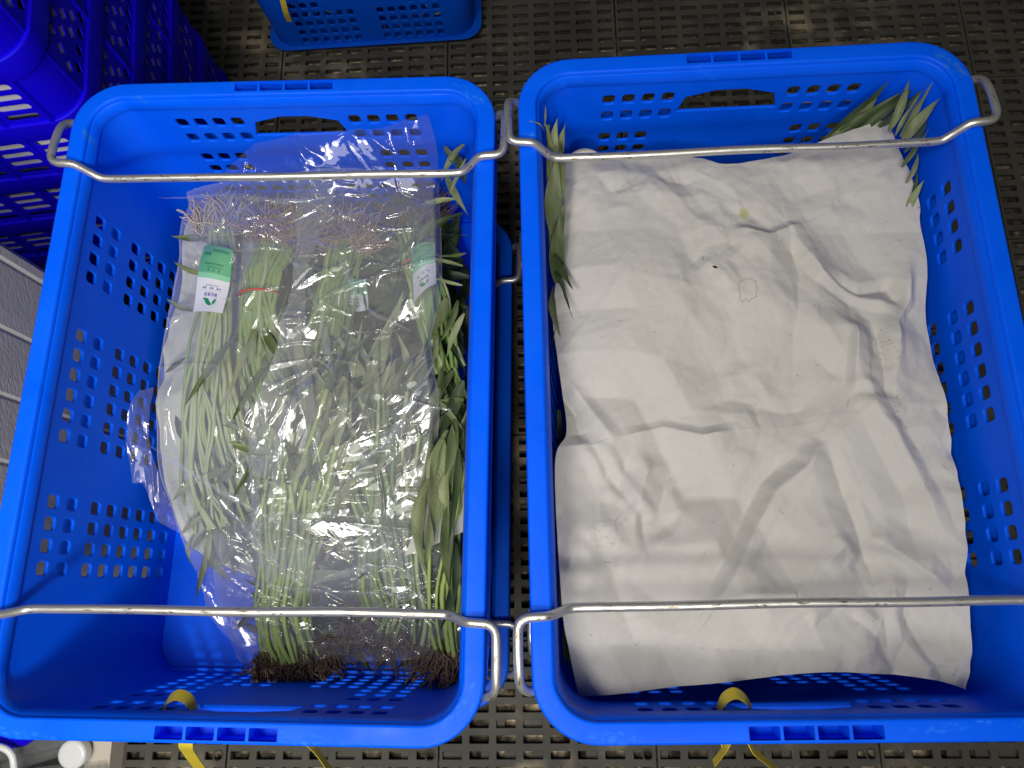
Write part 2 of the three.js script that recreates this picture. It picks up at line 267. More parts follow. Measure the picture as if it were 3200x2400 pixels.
const tileGeo = [0, 1, 2].map((variant) => {
  const h = TILE / 2 - 0.0012, s = new THREE.Shape([[-h, -h], [h, -h], [h, h], [-h, h]].map((p) => new THREE.Vector2(...p))), px = TILE / NX, pz = TILE / NZ, under = [];
  const disc = [[h - 0.009, 0.0], [h - 0.009, 0.1]];
  for (let j = 0; j < NZ; j++) for (let i = 0; i < NX; i++) {
    const x = (i + 0.5) * px - TILE / 2, z = (j + 0.5) * pz - TILE / 2;
    s.holes.push(roundRectHole(x, z, i === NX - 1 ? 0.0125 : 0.0137, 0.0053, 0.0008));
    if (j % 2) {                               // a lower rib shows in every other row, in places with its corner broken open
      const k = hash(i, j + variant * 31, 9); if (k > 0.58) continue; const w = k < 0.3 ? 0.012 : k < 0.45 ? 0.02 : 0.031, off = k < 0.45 ? (k < 0.15 ? -0.008 : 0.008) : -0.002;
      under.push(box(w, 0.003, 0.0125, x + off, -0.0098, -z + 0.0018));
    }
  }
  for (let j = 0; j <= NZ; j++) under.push(box(TILE - 0.004, 0.011, 0.0022, 0, -0.0102, -(j * pz - TILE / 2) * 0.99));
  const g = new THREE.ExtrudeGeometry(s, { depth: 0.0042, bevelEnabled: true, bevelSize: 0.0005, bevelThickness: 0.0005, bevelOffset: -0.0005, bevelSegments: 1, curveSegments: 1 });
  g.rotateX(-Math.PI / 2); g.translate(0, -0.0047, 0);
  for (const [x, z] of disc) { const c = new THREE.TorusGeometry(0.0072, 0.0012, 6, 20); c.rotateX(Math.PI / 2); c.translate(x - 0.002, 0.0002, -z); under.push(c); }
  const u = merge([g, ...under]); return u;
});
{
  const turn = 0.0081; floor.rotation.y = 0;
  let n = 0;
  for (let j = -3; j <= 3; j++) for (let i = -4; i <= 4; i++) {
    const lx = 0.137 + 0.153 + i * TILE, lz = -0.541 + 0.153 + j * TILE, x = lx + lz * turn * 1.0 + 0.0032, z = lz - (lx - 0.14) * turn;
    if (z < -1.75) continue;
    const g = tileGeo[(i * 2 + j * 3 + 30) % 3].clone(); const p = g.attributes.position, uv = new Float32Array(p.count * 2);
    for (let k = 0; k < p.count; k++) { uv[2 * k] = (p.getX(k) + x) * 2.4 + p.getY(k) * 3; uv[2 * k + 1] = (p.getZ(k) + z) * 2.4 + p.getY(k) * 3; } g.setAttribute('uv', new THREE.BufferAttribute(uv, 2));
    const m = part('floor_tile', g, matMaterial, floor); m.position.set(x, -0.0003 * (n % 3), z); m.rotation.y = turn + rr(-0.002, 0.002); n++;
  }
}

// ---------- greens ----------
const greenStem = [[0.27, 0.36, 0.1], [0.22, 0.32, 0.085], [0.32, 0.4, 0.15], [0.15, 0.24, 0.06], [0.36, 0.41, 0.2]].map((c) => new THREE.MeshPhysicalMaterial({ color: new THREE.Color(...c), roughness: 0.45, specularIntensity: 0.6 }));
const leafTex = canvasTexture(128, 256, (g, w, h) => {
  g.fillStyle = 'rgb(255,255,255)'; g.fillRect(0, 0, w, h);
  for (let i = 0; i < 300; i++) { g.fillStyle = `rgba(${rnd() < 0.5 ? '190,200,160' : '255,255,235'},${rr(0.05, 0.25)})`; g.beginPath(); g.ellipse(rnd() * w, rnd() * h, rr(2, 9), rr(2, 14), 0, 0, 7); g.fill(); }
  g.strokeStyle = 'rgba(235,245,190,0.9)'; g.lineWidth = 5; g.beginPath(); g.moveTo(w / 2, 0); g.lineTo(w / 2, h); g.stroke();
  g.strokeStyle = 'rgba(150,170,120,0.55)'; g.lineWidth = 1.6; for (let y = -40; y < h; y += 15) for (const s of [-1, 1]) { g.beginPath(); g.moveTo(w / 2, y + 30); g.quadraticCurveTo(w / 2 + s * w * 0.3, y + 18, w / 2 + s * w * 0.5, y - 6); g.stroke(); }
});
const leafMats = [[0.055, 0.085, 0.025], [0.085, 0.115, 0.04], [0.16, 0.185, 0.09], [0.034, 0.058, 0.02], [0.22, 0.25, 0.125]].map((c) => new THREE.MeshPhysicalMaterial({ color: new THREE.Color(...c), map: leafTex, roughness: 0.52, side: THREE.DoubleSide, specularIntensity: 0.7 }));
function leafGeo(len, wid, foldA, curl, twist) {
  const n = 12, pos = [], uv = [], idx = [];
  for (let k = 0; k <= n; k++) {
    const t = k / n, w = wid * Math.pow(Math.sin(Math.PI * Math.min(1, 0.06 + t * 0.97)), 0.8) * (1 - 0.35 * t) * (k === n ? 0.06 : 1), x = t * len, y = curl * len * (t - t * t) * 4 * 0.25 - curl * len * t * t * 0.6, tw = twist * t;
    for (const s of [-1, -0.5, 0, 0.5, 1]) { const e = s * w / 2 + twist * 0.16 * len * t * t, f = Math.abs(s) * w * foldA * 0.5 + Math.sin(t * 14 + s * 2) * 0.0008 * Math.abs(s); pos.push(x, y + f * Math.cos(tw) + e * Math.sin(tw), e * Math.cos(tw) - f * Math.sin(tw)); uv.push(s * 0.5 + 0.5, t); }
    if (k < n) for (let q = 0; q < 4; q++) { const a = k * 5 + q; idx.push(a, a + 1, a + 5, a + 1, a + 6, a + 5); }
  }
  const g = new THREE.BufferGeometry(); g.setAttribute('position', new THREE.Float32BufferAttribute(pos, 3)); g.setAttribute('uv', new THREE.Float32BufferAttribute(uv, 2)); g.setIndex(idx); g.computeVertexNormals(); return g;
}
const leafLen = [0.085, 0.1, 0.07, 0.11, 0.06];
const leaves = [leafGeo(0.085, 0.0145, 0.4, 0.3, 0.6), leafGeo(0.1, 0.017, 0.3, -0.15, -0.8), leafGeo(0.07, 0.013, 0.5, 0.45, 0.5), leafGeo(0.11, 0.0125, 0.35, 0.2, 1.1), leafGeo(0.06, 0.015, 0.35, -0.25, 0.4)];
function leaf(parent, from, towards, size = 1, kind, tone, roll) {
  towards = [clamp(towards[0], towards[1] > -0.02 ? -0.205 : parent.userData.category === 'vegetable bundle' || parent.userData.group === undefined ? -0.165 : -0.182, towards[1] > -0.05 ? 0.19 : 0.178), towards[1], clamp(towards[2], -0.276, 0.258)]; from = [clamp(from[0], towards[1] > -0.02 ? -0.19 : -0.18, 0.176), from[1], from[2]];
  const kd = kind ?? Math.floor(rnd() * 5), m = part('leaf', leaves[kd], leafMats[tone ?? Math.floor(rnd() * 5)], parent), d = V(...towards).sub(V(...from)), len = d.length();
  if (size > 0) size = Math.min(size, Math.max(0.35, len / 0.085 * 1.05));
  const x = d.normalize(), side = V().crossVectors(x, V(0, 1, 0)).normalize(), y = V().crossVectors(side, x);
  m.quaternion.setFromRotationMatrix(new THREE.Matrix4().makeBasis(x, y, side)).multiply(new THREE.Quaternion().setFromAxisAngle(V(1, 0, 0), roll ?? rr(-0.8, 0.8)));
  m.position.set(...from); const k = size > 0 ? size : len / leafLen[kd]; m.scale.setScalar(k); return m;
}
const rootMats = [[0.4, 0.27, 0.2], [0.15, 0.1, 0.06], [0.5, 0.42, 0.34]].map((c) => new THREE.MeshStandardMaterial({ color: new THREE.Color(...c), roughness: 0.8 }));
// one bundle: stems follow a spine given as [x, y, z, half-width] from root end to leaf end
function bundle(label, spine, count, opt = {}) {
  const t = inLeft('water_spinach_bundle', label, 'vegetable bundle', 'bundles of water spinach in the left crate'), n = spine.length;
  for (let i = 0; i < count; i++) {
    const a = rr(-1, 1), hgt = Math.sqrt(Math.max(0, 1 - a * a)) * rr(0, 1), keep = opt.cut ? Math.max(3, n - Math.floor(rnd() * opt.cut)) : n, r = rr(0.0017, 0.0027);
    const pts = spine.slice(0, keep).map(([x, y, z, w], k) => { const q = spine[Math.min(k + 1, n - 1)], p = spine[Math.max(k - 1, 0)], dx = q[0] - p[0], dz = q[2] - p[2], l = Math.hypot(dx, dz) || 1, s = a * w + rr(-0.0032, 0.0032) * (1 + k * 0.4); return V(x - (dz / l) * s, y + hgt * w * 0.6 + rr(-0.001, 0.001), z + (dx / l) * s); });
    part('stem', tube(pts, r, 18, 6), greenStem[opt.tone !== undefined && rnd() < 0.7 ? opt.tone : Math.floor(rnd() * 5)], t);
    const e = pts[pts.length - 1], b = pts[pts.length - 2], d = e.clone().sub(b).normalize();
    if (rnd() < (opt.leafy ?? 0.7)) leaf(t, e.toArray(), e.clone().addScaledVector(d, 0.05).add(V(rr(-0.03, 0.03), rr(-0.012, 0.012), rr(-0.03, 0.03))).toArray(), rr(0.6, 1));
  }
  if (opt.roots) {
    const [x, y, z, w] = spine[0], q = spine[1], dir = V(x - q[0], 0, z - q[2]).normalize(), list = [];
    for (let i = 0; i < opt.roots; i++) { const s = rr(-1.35, 1.35) * w, bk = rr(-0.02, 0.004), p = V(x - dir.z * s + dir.x * bk, y + rr(-0.004, 0.016), z + dir.x * s + dir.z * bk), l = rr(0.012, 0.045) * (opt.rootLen ?? 1), pts = [p]; let q2 = p.clone(), dd = dir.clone().add(V(rr(-0.7, 0.7), rr(-0.35, 0.35), rr(-0.7, 0.7))).normalize(); for (let k = 0; k < 4; k++) { dd.add(V(rr(-0.5, 0.5), rr(-0.35, 0.2), rr(-0.5, 0.5))).normalize(); q2 = q2.clone().addScaledVector(dd, l / 4); pts.push(q2); } list.push(tube(pts, rr(0.0004, 0.00085), 7, 4)); }
    part('roots', merge(list), rootMats[opt.rootTone ?? 0], t).userData.kind = 'stuff';
  }
  if (opt.band) { const [k, mat] = opt.band, [x, y, z, w] = spine[k], q = spine[k + 1], p = spine[k - 1], d = V(q[0] - p[0], 0, q[2] - p[2]).normalize(), pts = []; for (let i = 0; i < 20; i++) { const a = (i / 20) * 6.2832; pts.push(V(x - d.z * Math.cos(a) * (w + 0.004), y + 0.003 + Math.sin(a) * (w * 0.62 + 0.005), z + d.x * Math.cos(a) * (w + 0.004))); } part('rubber_band', tube(pts, 0.0013, 40, 6, true), mat, t); }
  for (const [from, to, tone] of opt.leaves ?? []) leaf(t, from, to, -1, undefined, tone);
  return t;
}
const redBand = new THREE.MeshStandardMaterial({ color: new THREE.Color(0.42, 0.08, 0.06), roughness: 0.6 });
bundle('bundle of pale stems at the left, under the flat green and white card', [[-0.118, -0.145, -0.221, 0.018], [-0.108, -0.14, -0.187, 0.015], [-0.107, -0.138, -0.143, 0.014], [-0.108, -0.14, -0.089, 0.017], [-0.109, -0.147, -0.037, 0.024], [-0.108, -0.161, 0.013, 0.03], [-0.102, -0.187, 0.075, 0.038], [-0.094, -0.207, 0.12, 0.04]], 34, { roots: 420, rootTone: 2, tone: 4, band: [2, redBand], leafy: 0.7, leaves: [[[-0.12, -0.128, -0.15], [-0.165, -0.13, -0.165], 2], [[-0.13, -0.135, -0.11], [-0.168, -0.14, -0.12], 2], [[-0.125, -0.135, -0.2], [-0.168, -0.135, -0.195], 1], [[-0.14, -0.147, -0.06], [-0.166, -0.152, -0.04], 3], [[-0.14, -0.165, 0.03], [-0.155, -0.163, 0.0], 3]] });
bundle('bundle of bright green stems tied with a red rubber band', [[-0.04, -0.14, -0.2, 0.024], [-0.047, -0.132, -0.17, 0.019], [-0.051, -0.126, -0.15, 0.018], [-0.053, -0.124, -0.123, 0.017], [-0.049, -0.126, -0.089, 0.019], [-0.04, -0.13, -0.047, 0.023], [-0.026, -0.134, -0.005, 0.03], [-0.006, -0.138, 0.035, 0.038]], 48, { roots: 620, rootTone: 0, rootLen: 1.3, tone: 1, cut: 4, band: [3, redBand], leafy: 0.75 });
bundle('bundle with long pinkish roots in the middle of the crate, its leaves dark', [[0.03, -0.15, -0.2, 0.022], [0.027, -0.146, -0.165, 0.018], [0.025, -0.142, -0.131, 0.018], [0.021, -0.142, -0.088, 0.022], [0.02, -0.146, -0.037, 0.028], [0.019, -0.15, 0.013, 0.034]], 34, { roots: 520, rootTone: 0, rootLen: 1.1, tone: 3, leafy: 1, leaves: [[[0.02, -0.13, -0.08], [0.06, -0.13, -0.03], 3], [[0.01, -0.13, -0.06], [-0.01, -0.13, 0.0], 0], [[0.03, -0.13, -0.05], [0.02, -0.13, 0.02], 3], [[0.0, -0.135, -0.03], [0.05, -0.13, 0.01], 0], [[0.05, -0.135, -0.06], [0.09, -0.13, -0.01], 1]] });
bundle('bundle of stems along the right wall, under the crumpled green and white card', [[0.109, -0.145, -0.225, 0.02], [0.114, -0.138, -0.195, 0.017], [0.122, -0.13, -0.162, 0.017], [0.132, -0.128, -0.119, 0.019], [0.143, -0.132, -0.077, 0.018], [0.155, -0.138, -0.041, 0.016], [0.163, -0.143, -0.008, 0.016]], 24, { roots: 520, rootTone: 1, tone: 3, cut: 3, leafy: 0.5, band: [2, redBand], leaves: [[[0.152, -0.115, -0.115], [0.14, -0.112, -0.065], 2], [[0.165, -0.11, -0.11], [0.15, -0.115, -0.06], 1], [[0.17, -0.105, -0.125], [0.132, -0.112, -0.135], 4], [[0.15, -0.1, -0.2], [0.1, -0.108, -0.165], 0], [[0.17, -0.09, -0.2], [0.115, -0.1, -0.17], 3], [[0.175, -0.09, -0.175], [0.14, -0.1, -0.18], 0], [[0.178, -0.08, -0.15], [0.14, -0.105, -0.155], 1], [[0.15, -0.09, -0.25], [0.175, -0.085, -0.2], 2], [[0.16, -0.085, -0.27], [0.178, -0.08, -0.225], 1], [[0.172, -0.07, -0.27], [0.145, -0.08, -0.235], 2], [[0.175, -0.065, -0.25], [0.16, -0.075, -0.21], 4], [[0.15, -0.08, -0.275], [0.165, -0.07, -0.24], 2], [[0.16, -0.095, -0.22], [0.12, -0.1, -0.215], 4], [[0.172, -0.09, -0.14], [0.135, -0.098, -0.15], 2], [[0.174, -0.095, -0.09], [0.15, -0.108, -0.05], 4]] });
bundle('bundle lying the other way, its brown root clump nearest the near wall', [[-0.004, -0.205, 0.258, 0.032], [-0.01, -0.195, 0.236, 0.031], [-0.015, -0.182, 0.208, 0.03], [-0.009, -0.168, 0.172, 0.03], [-0.004, -0.156, 0.131, 0.034], [0.006, -0.144, 0.085, 0.04], [0.021, -0.136, 0.037, 0.044], [0.037, -0.134, -0.012, 0.05]], 46, { roots: 1300, rootTone: 1, rootLen: 0.7, tone: 0, cut: 3, leafy: 1, leaves: [[[0.01, -0.122, 0.06], [0.05, -0.112, -0.02], 4], [[0.03, -0.122, 0.07], [0.07, -0.112, -0.01], 2], [[-0.02, -0.125, 0.05], [-0.07, -0.125, 0.045], 2], [[0.0, -0.13, 0.09], [0.03, -0.118, 0.02], 4], [[-0.03, -0.15, 0.09], [-0.07, -0.175, 0.14], 2], [[0.02, -0.126, 0.1], [0.06, -0.116, 0.03], 4], [[0.04, -0.128, 0.11], [0.09, -0.12, 0.05], 2], [[-0.02, -0.125, 0.02], [0.0, -0.118, -0.05], 4], [[-0.04, -0.135, 0.05], [-0.06, -0.132, 0.1], 0], [[-0.05, -0.15, 0.08], [-0.09, -0.168, 0.11], 2], [[-0.06, -0.148, 0.05], [-0.1, -0.162, 0.085], 2], [[-0.075, -0.155, 0.06], [-0.125, -0.17, 0.075], 2], [[-0.03, -0.15, 0.11], [-0.01, -0.15, 0.16], 0], [[-0.1, -0.17, 0.07], [-0.075, -0.18, 0.125], 2], [[-0.12, -0.172, 0.06], [-0.105, -0.182, 0.11], 4]] });
bundle('bundle with roots at the near right corner, under the most wrinkled plastic', [[0.1, -0.192, 0.23, 0.042], [0.106, -0.184, 0.208, 0.038], [0.104, -0.17, 0.178, 0.036], [0.096, -0.157, 0.13, 0.036], [0.088, -0.146, 0.084, 0.04], [0.082, -0.138, 0.035, 0.045], [0.08, -0.134, -0.01, 0.05]], 28, { roots: 420, rootTone: 1, rootLen: 1.1, tone: 3, cut: 2, leafy: 1, leaves: [[[0.08, -0.125, 0.08], [0.11, -0.115, 0.0], 2], [[0.06, -0.125, 0.07], [0.08, -0.112, -0.01], 4], [[0.1, -0.13, 0.1], [0.12, -0.118, 0.02], 2], [[0.09, -0.132, 0.11], [0.07, -0.12, 0.04], 4], [[0.12, -0.135, 0.12], [0.14, -0.122, 0.04], 2], [[0.05, -0.13, 0.1], [0.04, -0.12, 0.02], 1], [[0.1, -0.122, 0.02], [0.13, -0.116, -0.05], 0]] });
bundle('bundle squeezed along the right wall with long leaves pointing to the near end', [[0.166, -0.17, 0.255, 0.014], [0.162, -0.158, 0.225, 0.015], [0.16, -0.142, 0.185, 0.016], [0.16, -0.13, 0.14, 0.017], [0.162, -0.122, 0.1, 0.018], [0.165, -0.118, 0.06, 0.018]], 10, { roots: 160, rootTone: 1, tone: 0, leafy: 1, leaves: [[[0.16, -0.105, 0.03], [0.14, -0.105, 0.11], 4], [[0.168, -0.102, 0.06], [0.16, -0.106, 0.135], 4], [[0.15, -0.108, 0.09], [0.145, -0.116, 0.165], 2], [[0.168, -0.1, 0.02], [0.165, -0.102, 0.1], 1], [[0.155, -0.1, 0.04], [0.15, -0.105, 0.14], 4], [[0.172, -0.098, 0.05], [0.172, -0.102, 0.15], 0], [[0.15, -0.108, 0.07], [0.13, -0.112, 0.17], 2], [[0.165, -0.104, 0.1], [0.155, -0.11, 0.19], 1], [[0.174, -0.1, -0.02], [0.155, -0.105, 0.04], 3], [[0.176, -0.1, 0.0], [0.15, -0.108, 0.0], 1], [[0.17, -0.11, 0.14], [0.165, -0.12, 0.23], 3], [[0.15, -0.105, 0.0], [0.178, -0.1, 0.03], 2]] });
{                                                      // single leaves lying across the bundles under the plastic
  const t = inLeft('water_spinach_sprig', 'pale leaves lying criss cross over the stems in the middle of the left crate', 'leaves');
  for (let i = 0; i < 120; i++) { const x = rr(-0.05, 0.14), z = rr(-0.05, 0.17), y = -0.124 - 0.24 * Math.max(0, z) + rr(-0.004, 0.006), a = rr(-2.2, -0.9) + (rnd() < 0.25 ? rr(-1.5, 1.5) : 0), l = rr(0.05, 0.09); leaf(t, [x, y, z], [x + Math.cos(a) * l, y + rr(-0.004, 0.004), z + Math.sin(a) * l], -1, undefined, rnd() < 0.7 ? 4 : [0, 1, 2, 2][Math.floor(rnd() * 4)], rr(-0.4, 0.4)); }
  for (let i = 0; i < 5; i++) { const x = rr(-0.14, -0.07), z = rr(-0.02, 0.12), y = -0.15 - 0.34 * Math.max(0, z), a = rr(0.2, 2.8), l = rr(0.03, 0.07); leaf(t, [x, y, z], [x + Math.cos(a) * l, y - 0.004, z + Math.sin(a) * l], -1, undefined, rnd() < 0.5 ? 4 : 2, rr(-0.4, 0.4)); }
}
{                                                      // leaves below and between, past counting
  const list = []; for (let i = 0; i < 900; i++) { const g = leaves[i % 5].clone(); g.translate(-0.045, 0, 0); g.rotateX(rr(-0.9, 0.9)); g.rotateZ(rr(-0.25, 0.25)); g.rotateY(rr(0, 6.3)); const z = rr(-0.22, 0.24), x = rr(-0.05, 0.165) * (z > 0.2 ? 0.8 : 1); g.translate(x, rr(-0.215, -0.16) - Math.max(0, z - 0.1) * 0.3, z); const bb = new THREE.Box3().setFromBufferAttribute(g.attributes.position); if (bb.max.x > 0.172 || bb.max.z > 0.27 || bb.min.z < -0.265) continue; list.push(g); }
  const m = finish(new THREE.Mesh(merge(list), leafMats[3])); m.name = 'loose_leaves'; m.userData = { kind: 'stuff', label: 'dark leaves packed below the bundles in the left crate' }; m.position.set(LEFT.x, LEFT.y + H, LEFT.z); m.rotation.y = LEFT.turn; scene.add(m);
}

{                                                      // crumbs of soil shed by the roots
  const list = []; for (let i = 0; i < 170; i++) { const g = new THREE.IcosahedronGeometry(rr(0.0006, 0.0021), 0); g.scale(rr(0.7, 1.3), 0.7, rr(0.7, 1.3)); g.rotateY(rr(0, 6)); g.translate(rr(-0.09, 0.16), -0.2512, rr(0.12, 0.262)); list.push(g); }
  const m = finish(new THREE.Mesh(merge(list), rootMats[1])); m.name = 'soil_crumbs'; m.userData = { kind: 'stuff', label: 'crumbs of soil on the floor of the left crate by the roots' }; m.position.set(LEFT.x, LEFT.y + H, LEFT.z); m.rotation.y = LEFT.turn; scene.add(m);
}

// ---------- paper ----------
const paperMap = canvasTexture(1024, 1536, (g, w, h) => {
  g.fillStyle = 'rgb(187,184,178)'; g.fillRect(0, 0, w, h);
  for (let i = 0; i < 2600; i++) { g.fillStyle = `rgba(${rnd() < 0.5 ? '166,162,152' : '203,201,197'},${rr(0.03, 0.1)})`; g.beginPath(); g.ellipse(rnd() * w, rnd() * h, rr(1, 10), rr(1, 10), rnd() * 3, 0, 7); g.fill(); }
  for (let i = 0; i < 330; i++) { g.fillStyle = `rgba(70,62,48,${rr(0.15, 0.6)})`; g.beginPath(); g.ellipse(rnd() * w, rnd() * h, rr(0.5, 1.6), rr(0.5, 1.4), rnd() * 3, 0, 7); g.fill(); }
  for (let i = 0; i < 34; i++) { g.strokeStyle = `rgba(84,66,50,${rr(0.3, 0.7)})`; g.lineWidth = rr(0.6, 1.3); const x = rnd() * w, y = rnd() * h; g.beginPath(); g.moveTo(x, y); g.quadraticCurveTo(x + rr(-8, 8), y + rr(-8, 8), x + rr(-16, 16), y + rr(-16, 16)); g.stroke(); }
  const at = (x, z) => [((x + 0.2) / 0.4) * w, ((z + 0.3) / 0.6) * h];
  let [x, y] = at(0.008, -0.165); const s = g.createRadialGradient(x, y, 2, x, y, 16); s.addColorStop(0, 'rgba(150,152,96,0.75)'); s.addColorStop(0.7, 'rgba(160,162,110,0.5)'); s.addColorStop(1, 'rgba(170,170,130,0)'); g.fillStyle = s; g.beginPath(); g.arc(x, y, 16, 0, 7); g.fill();
  [x, y] = at(0.002, -0.082); g.strokeStyle = 'rgba(126,120,106,0.65)'; g.lineWidth = 1.6; g.beginPath(); for (let k = 0; k <= 40; k++) { const a = (k / 40) * 6.283, q = 26 * (1 + 0.25 * vnoise(k * 0.5, 3, 5)); g.lineTo(x + Math.cos(a) * q * 0.85, y + Math.sin(a) * q * 1.1); } g.stroke();
  [x, y] = at(-0.027, -0.106); g.fillStyle = 'rgb(25,22,18)'; g.beginPath(); g.ellipse(x, y, 6, 2.6, 0.5, 0, 7); g.fill();
  for (const [px, pz, r] of [[0.125, 0.035, 30], [0.128, -0.02, 26], [-0.14, 0.14, 34]]) { [x, y] = at(px, pz); for (let i = 0; i < 90; i++) { g.fillStyle = `rgba(120,108,88,${rr(0.1, 0.3)})`; g.beginPath(); g.arc(x + rr(-r, r), y + rr(-r, r), rr(0.6, 2.2), 0, 7); g.fill(); } }
});
paperMap.flipY = false; paperMap.repeat.set(1 / 0.4, 1 / 0.6); paperMap.offset.set(0.5, 0.5);
const paperBump = dataTexture(256, (u, v) => { const n = tile((x, y) => fbm(x, y, 91, 4), 34)(u, v); return [128 + 110 * n, 0, 0]; }); paperBump.repeat.set(9, 9);
const paperMat = new THREE.MeshPhysicalMaterial({ map: paperMap, roughness: 0.9, bumpMap: paperBump, bumpScale: 0.00035, side: THREE.DoubleSide, specularIntensity: 0.4 });
const folds = [   // points, half-width, height, lean
  [[[-0.16, 0.045], [-0.135, 0.09], [-0.11, 0.125], [-0.108, 0.155]], 0.017, -0.008, -0.9], [[[-0.15, 0.05], [-0.12, 0.1], [-0.095, 0.13]], 0.014, 0.006, 0.6],
  [[[-0.185, 0.0], [-0.165, 0.03], [-0.16, 0.06]], 0.013, -0.012, 0.2], [[[-0.17, 0.0], [-0.15, 0.03], [-0.13, 0.06]], 0.01, 0.008, 0],
  [[[-0.052, 0.205], [-0.018, 0.155], [0.012, 0.105], [0.042, 0.085], [0.055, 0.06]], 0.022, 0.013, 0.7], [[[-0.06, 0.2], [-0.03, 0.15], [0.0, 0.1], [0.03, 0.07]], 0.018, -0.008, 0],
  [[[-0.13, 0.055], [-0.085, 0.045], [-0.05, 0.055], [-0.02, 0.05]], 0.016, 0.007, 0.8], [[[-0.05, 0.03], [-0.02, 0.02], [0.03, 0.035], [0.05, 0.03]], 0.016, -0.005, 0.4],
  [[[-0.005, -0.148], [0.03, -0.14], [0.065, -0.155]], 0.018, 0.008, 0.9], [[[0.05, -0.15], [0.055, -0.1], [0.045, -0.04], [0.04, 0.03]], 0.024, -0.01, 0.5], [[[0.055, -0.14], [0.075, -0.1], [0.11, -0.075], [0.145, -0.065]], 0.018, 0.012, -0.7],
  [[[0.08, -0.1], [0.11, -0.08], [0.14, -0.085], [0.15, -0.06]], 0.012, -0.01, 0.3], [[[0.16, -0.11], [0.155, -0.07], [0.14, -0.05], [0.135, -0.02]], 0.011, 0.008, 0.6],
  [[[0.1, -0.05], [0.092, -0.01], [0.09, 0.02]], 0.012, 0.01, -0.8], [[[0.12, -0.05], [0.122, -0.01], [0.118, 0.03]], 0.01, -0.009, 0.4], [[[0.09, 0.02], [0.12, 0.055], [0.14, 0.1], [0.15, 0.15]], 0.026, 0.01, 0.8], [[[0.09, 0.025], [0.1, 0.06], [0.125, 0.11], [0.13, 0.17]], 0.02, -0.009, 0],
  [[[0.06, 0.065], [0.075, 0.11], [0.085, 0.16], [0.09, 0.175]], 0.013, -0.009, 0.5], [[[0.09, 0.15], [0.115, 0.165], [0.15, 0.195]], 0.014, 0.01, -0.8], [[[0.045, 0.175], [0.065, 0.155], [0.08, 0.17]], 0.014, 0.007, 0.4],
  [[[0.09, 0.16], [0.095, 0.2], [0.1, 0.26]], 0.014, -0.008, 0.4], [[[0.12, 0.18], [0.115, 0.215], [0.13, 0.25], [0.145, 0.272]], 0.015, -0.008, -0.5], [[[0.06, 0.21], [0.09, 0.235], [0.1, 0.26]], 0.013, -0.006, 0.4], [[[0.02, 0.21], [0.03, 0.225], [0.06, 0.205]], 0.013, -0.006, 0.6],
  [[[-0.15, 0.09], [-0.15, 0.14], [-0.135, 0.19], [-0.12, 0.24]], 0.018, -0.006, 0.5], [[[-0.11, 0.16], [-0.125, 0.18], [-0.1, 0.2], [-0.07, 0.21]], 0.02, -0.005, 0], [[[-0.08, -0.215], [-0.05, -0.18], [-0.03, -0.15]], 0.02, 0.004, 0.6], [[[-0.04, -0.22], [0.0, -0.19], [0.005, -0.165]], 0.018, 0.005, -0.5], [[[-0.04, -0.12], [-0.02, -0.1], [-0.005, -0.07]], 0.02, 0.005, 0.6],
  [[[-0.03, 0.0], [0.0, -0.005], [0.02, 0.02]], 0.018, 0.005, 0.5], [[[0.0, 0.02], [0.005, 0.05], [-0.005, 0.08]], 0.014, -0.005, 0.3],
];
const turned = (x, z, a, f, k) => facet((x * Math.cos(a) + z * Math.sin(a)) * f + k, (z * Math.cos(a) - x * Math.sin(a)) * f, 66 + k);
const paperHeight = (x, z, u, v) => {
  const wx = x + 0.02 * vnoise(x * 7, z * 7, 61), wz = z + 0.02 * vnoise(x * 7 + 9, z * 7, 62), calm = 0.5 + 0.5 * smooth(z + x * 0.4, -0.18, -0.02), busy = smooth(fbm(x * 9, z * 9, 77, 2), -0.15, 0.3);
  let y = -0.073 + 0.002 * fbm(x * 9, z * 9, 65, 2) + calm * (0.012 * turned(wx, wz, 0.4, 9, 0) + 0.0085 * turned(wx, wz, 1.35, 17, 1) + (0.3 + busy) * 0.006 * turned(wx, wz, 2.2, 34, 2) + busy * 0.0022 * turned(wx, wz, 0.8, 80, 3)) + 0.00025 * turned(wx, wz, 1, 150, 4);
  for (const [p, w, a, lean] of folds) y += crease(x, z, p, w * 1.15, a * 0.8, lean * 0.95);
  y += 0.012 * smooth(u, 0.75, 1) * smooth(-v, -0.22, 0) - 0.004 * smooth(v, 0.86, 1) - 0.01 * smooth(-u, -0.05, 0) * smooth(-v, -0.4, -0.1) - 0.012 * smooth(v, 0.93, 1) * smooth(u, 0.9, 1);
  y += 0.012 * Math.exp(-(((x + 0.05) / 0.12) ** 2) - ((z + 0.1) / 0.14) ** 2);
  return y;
};
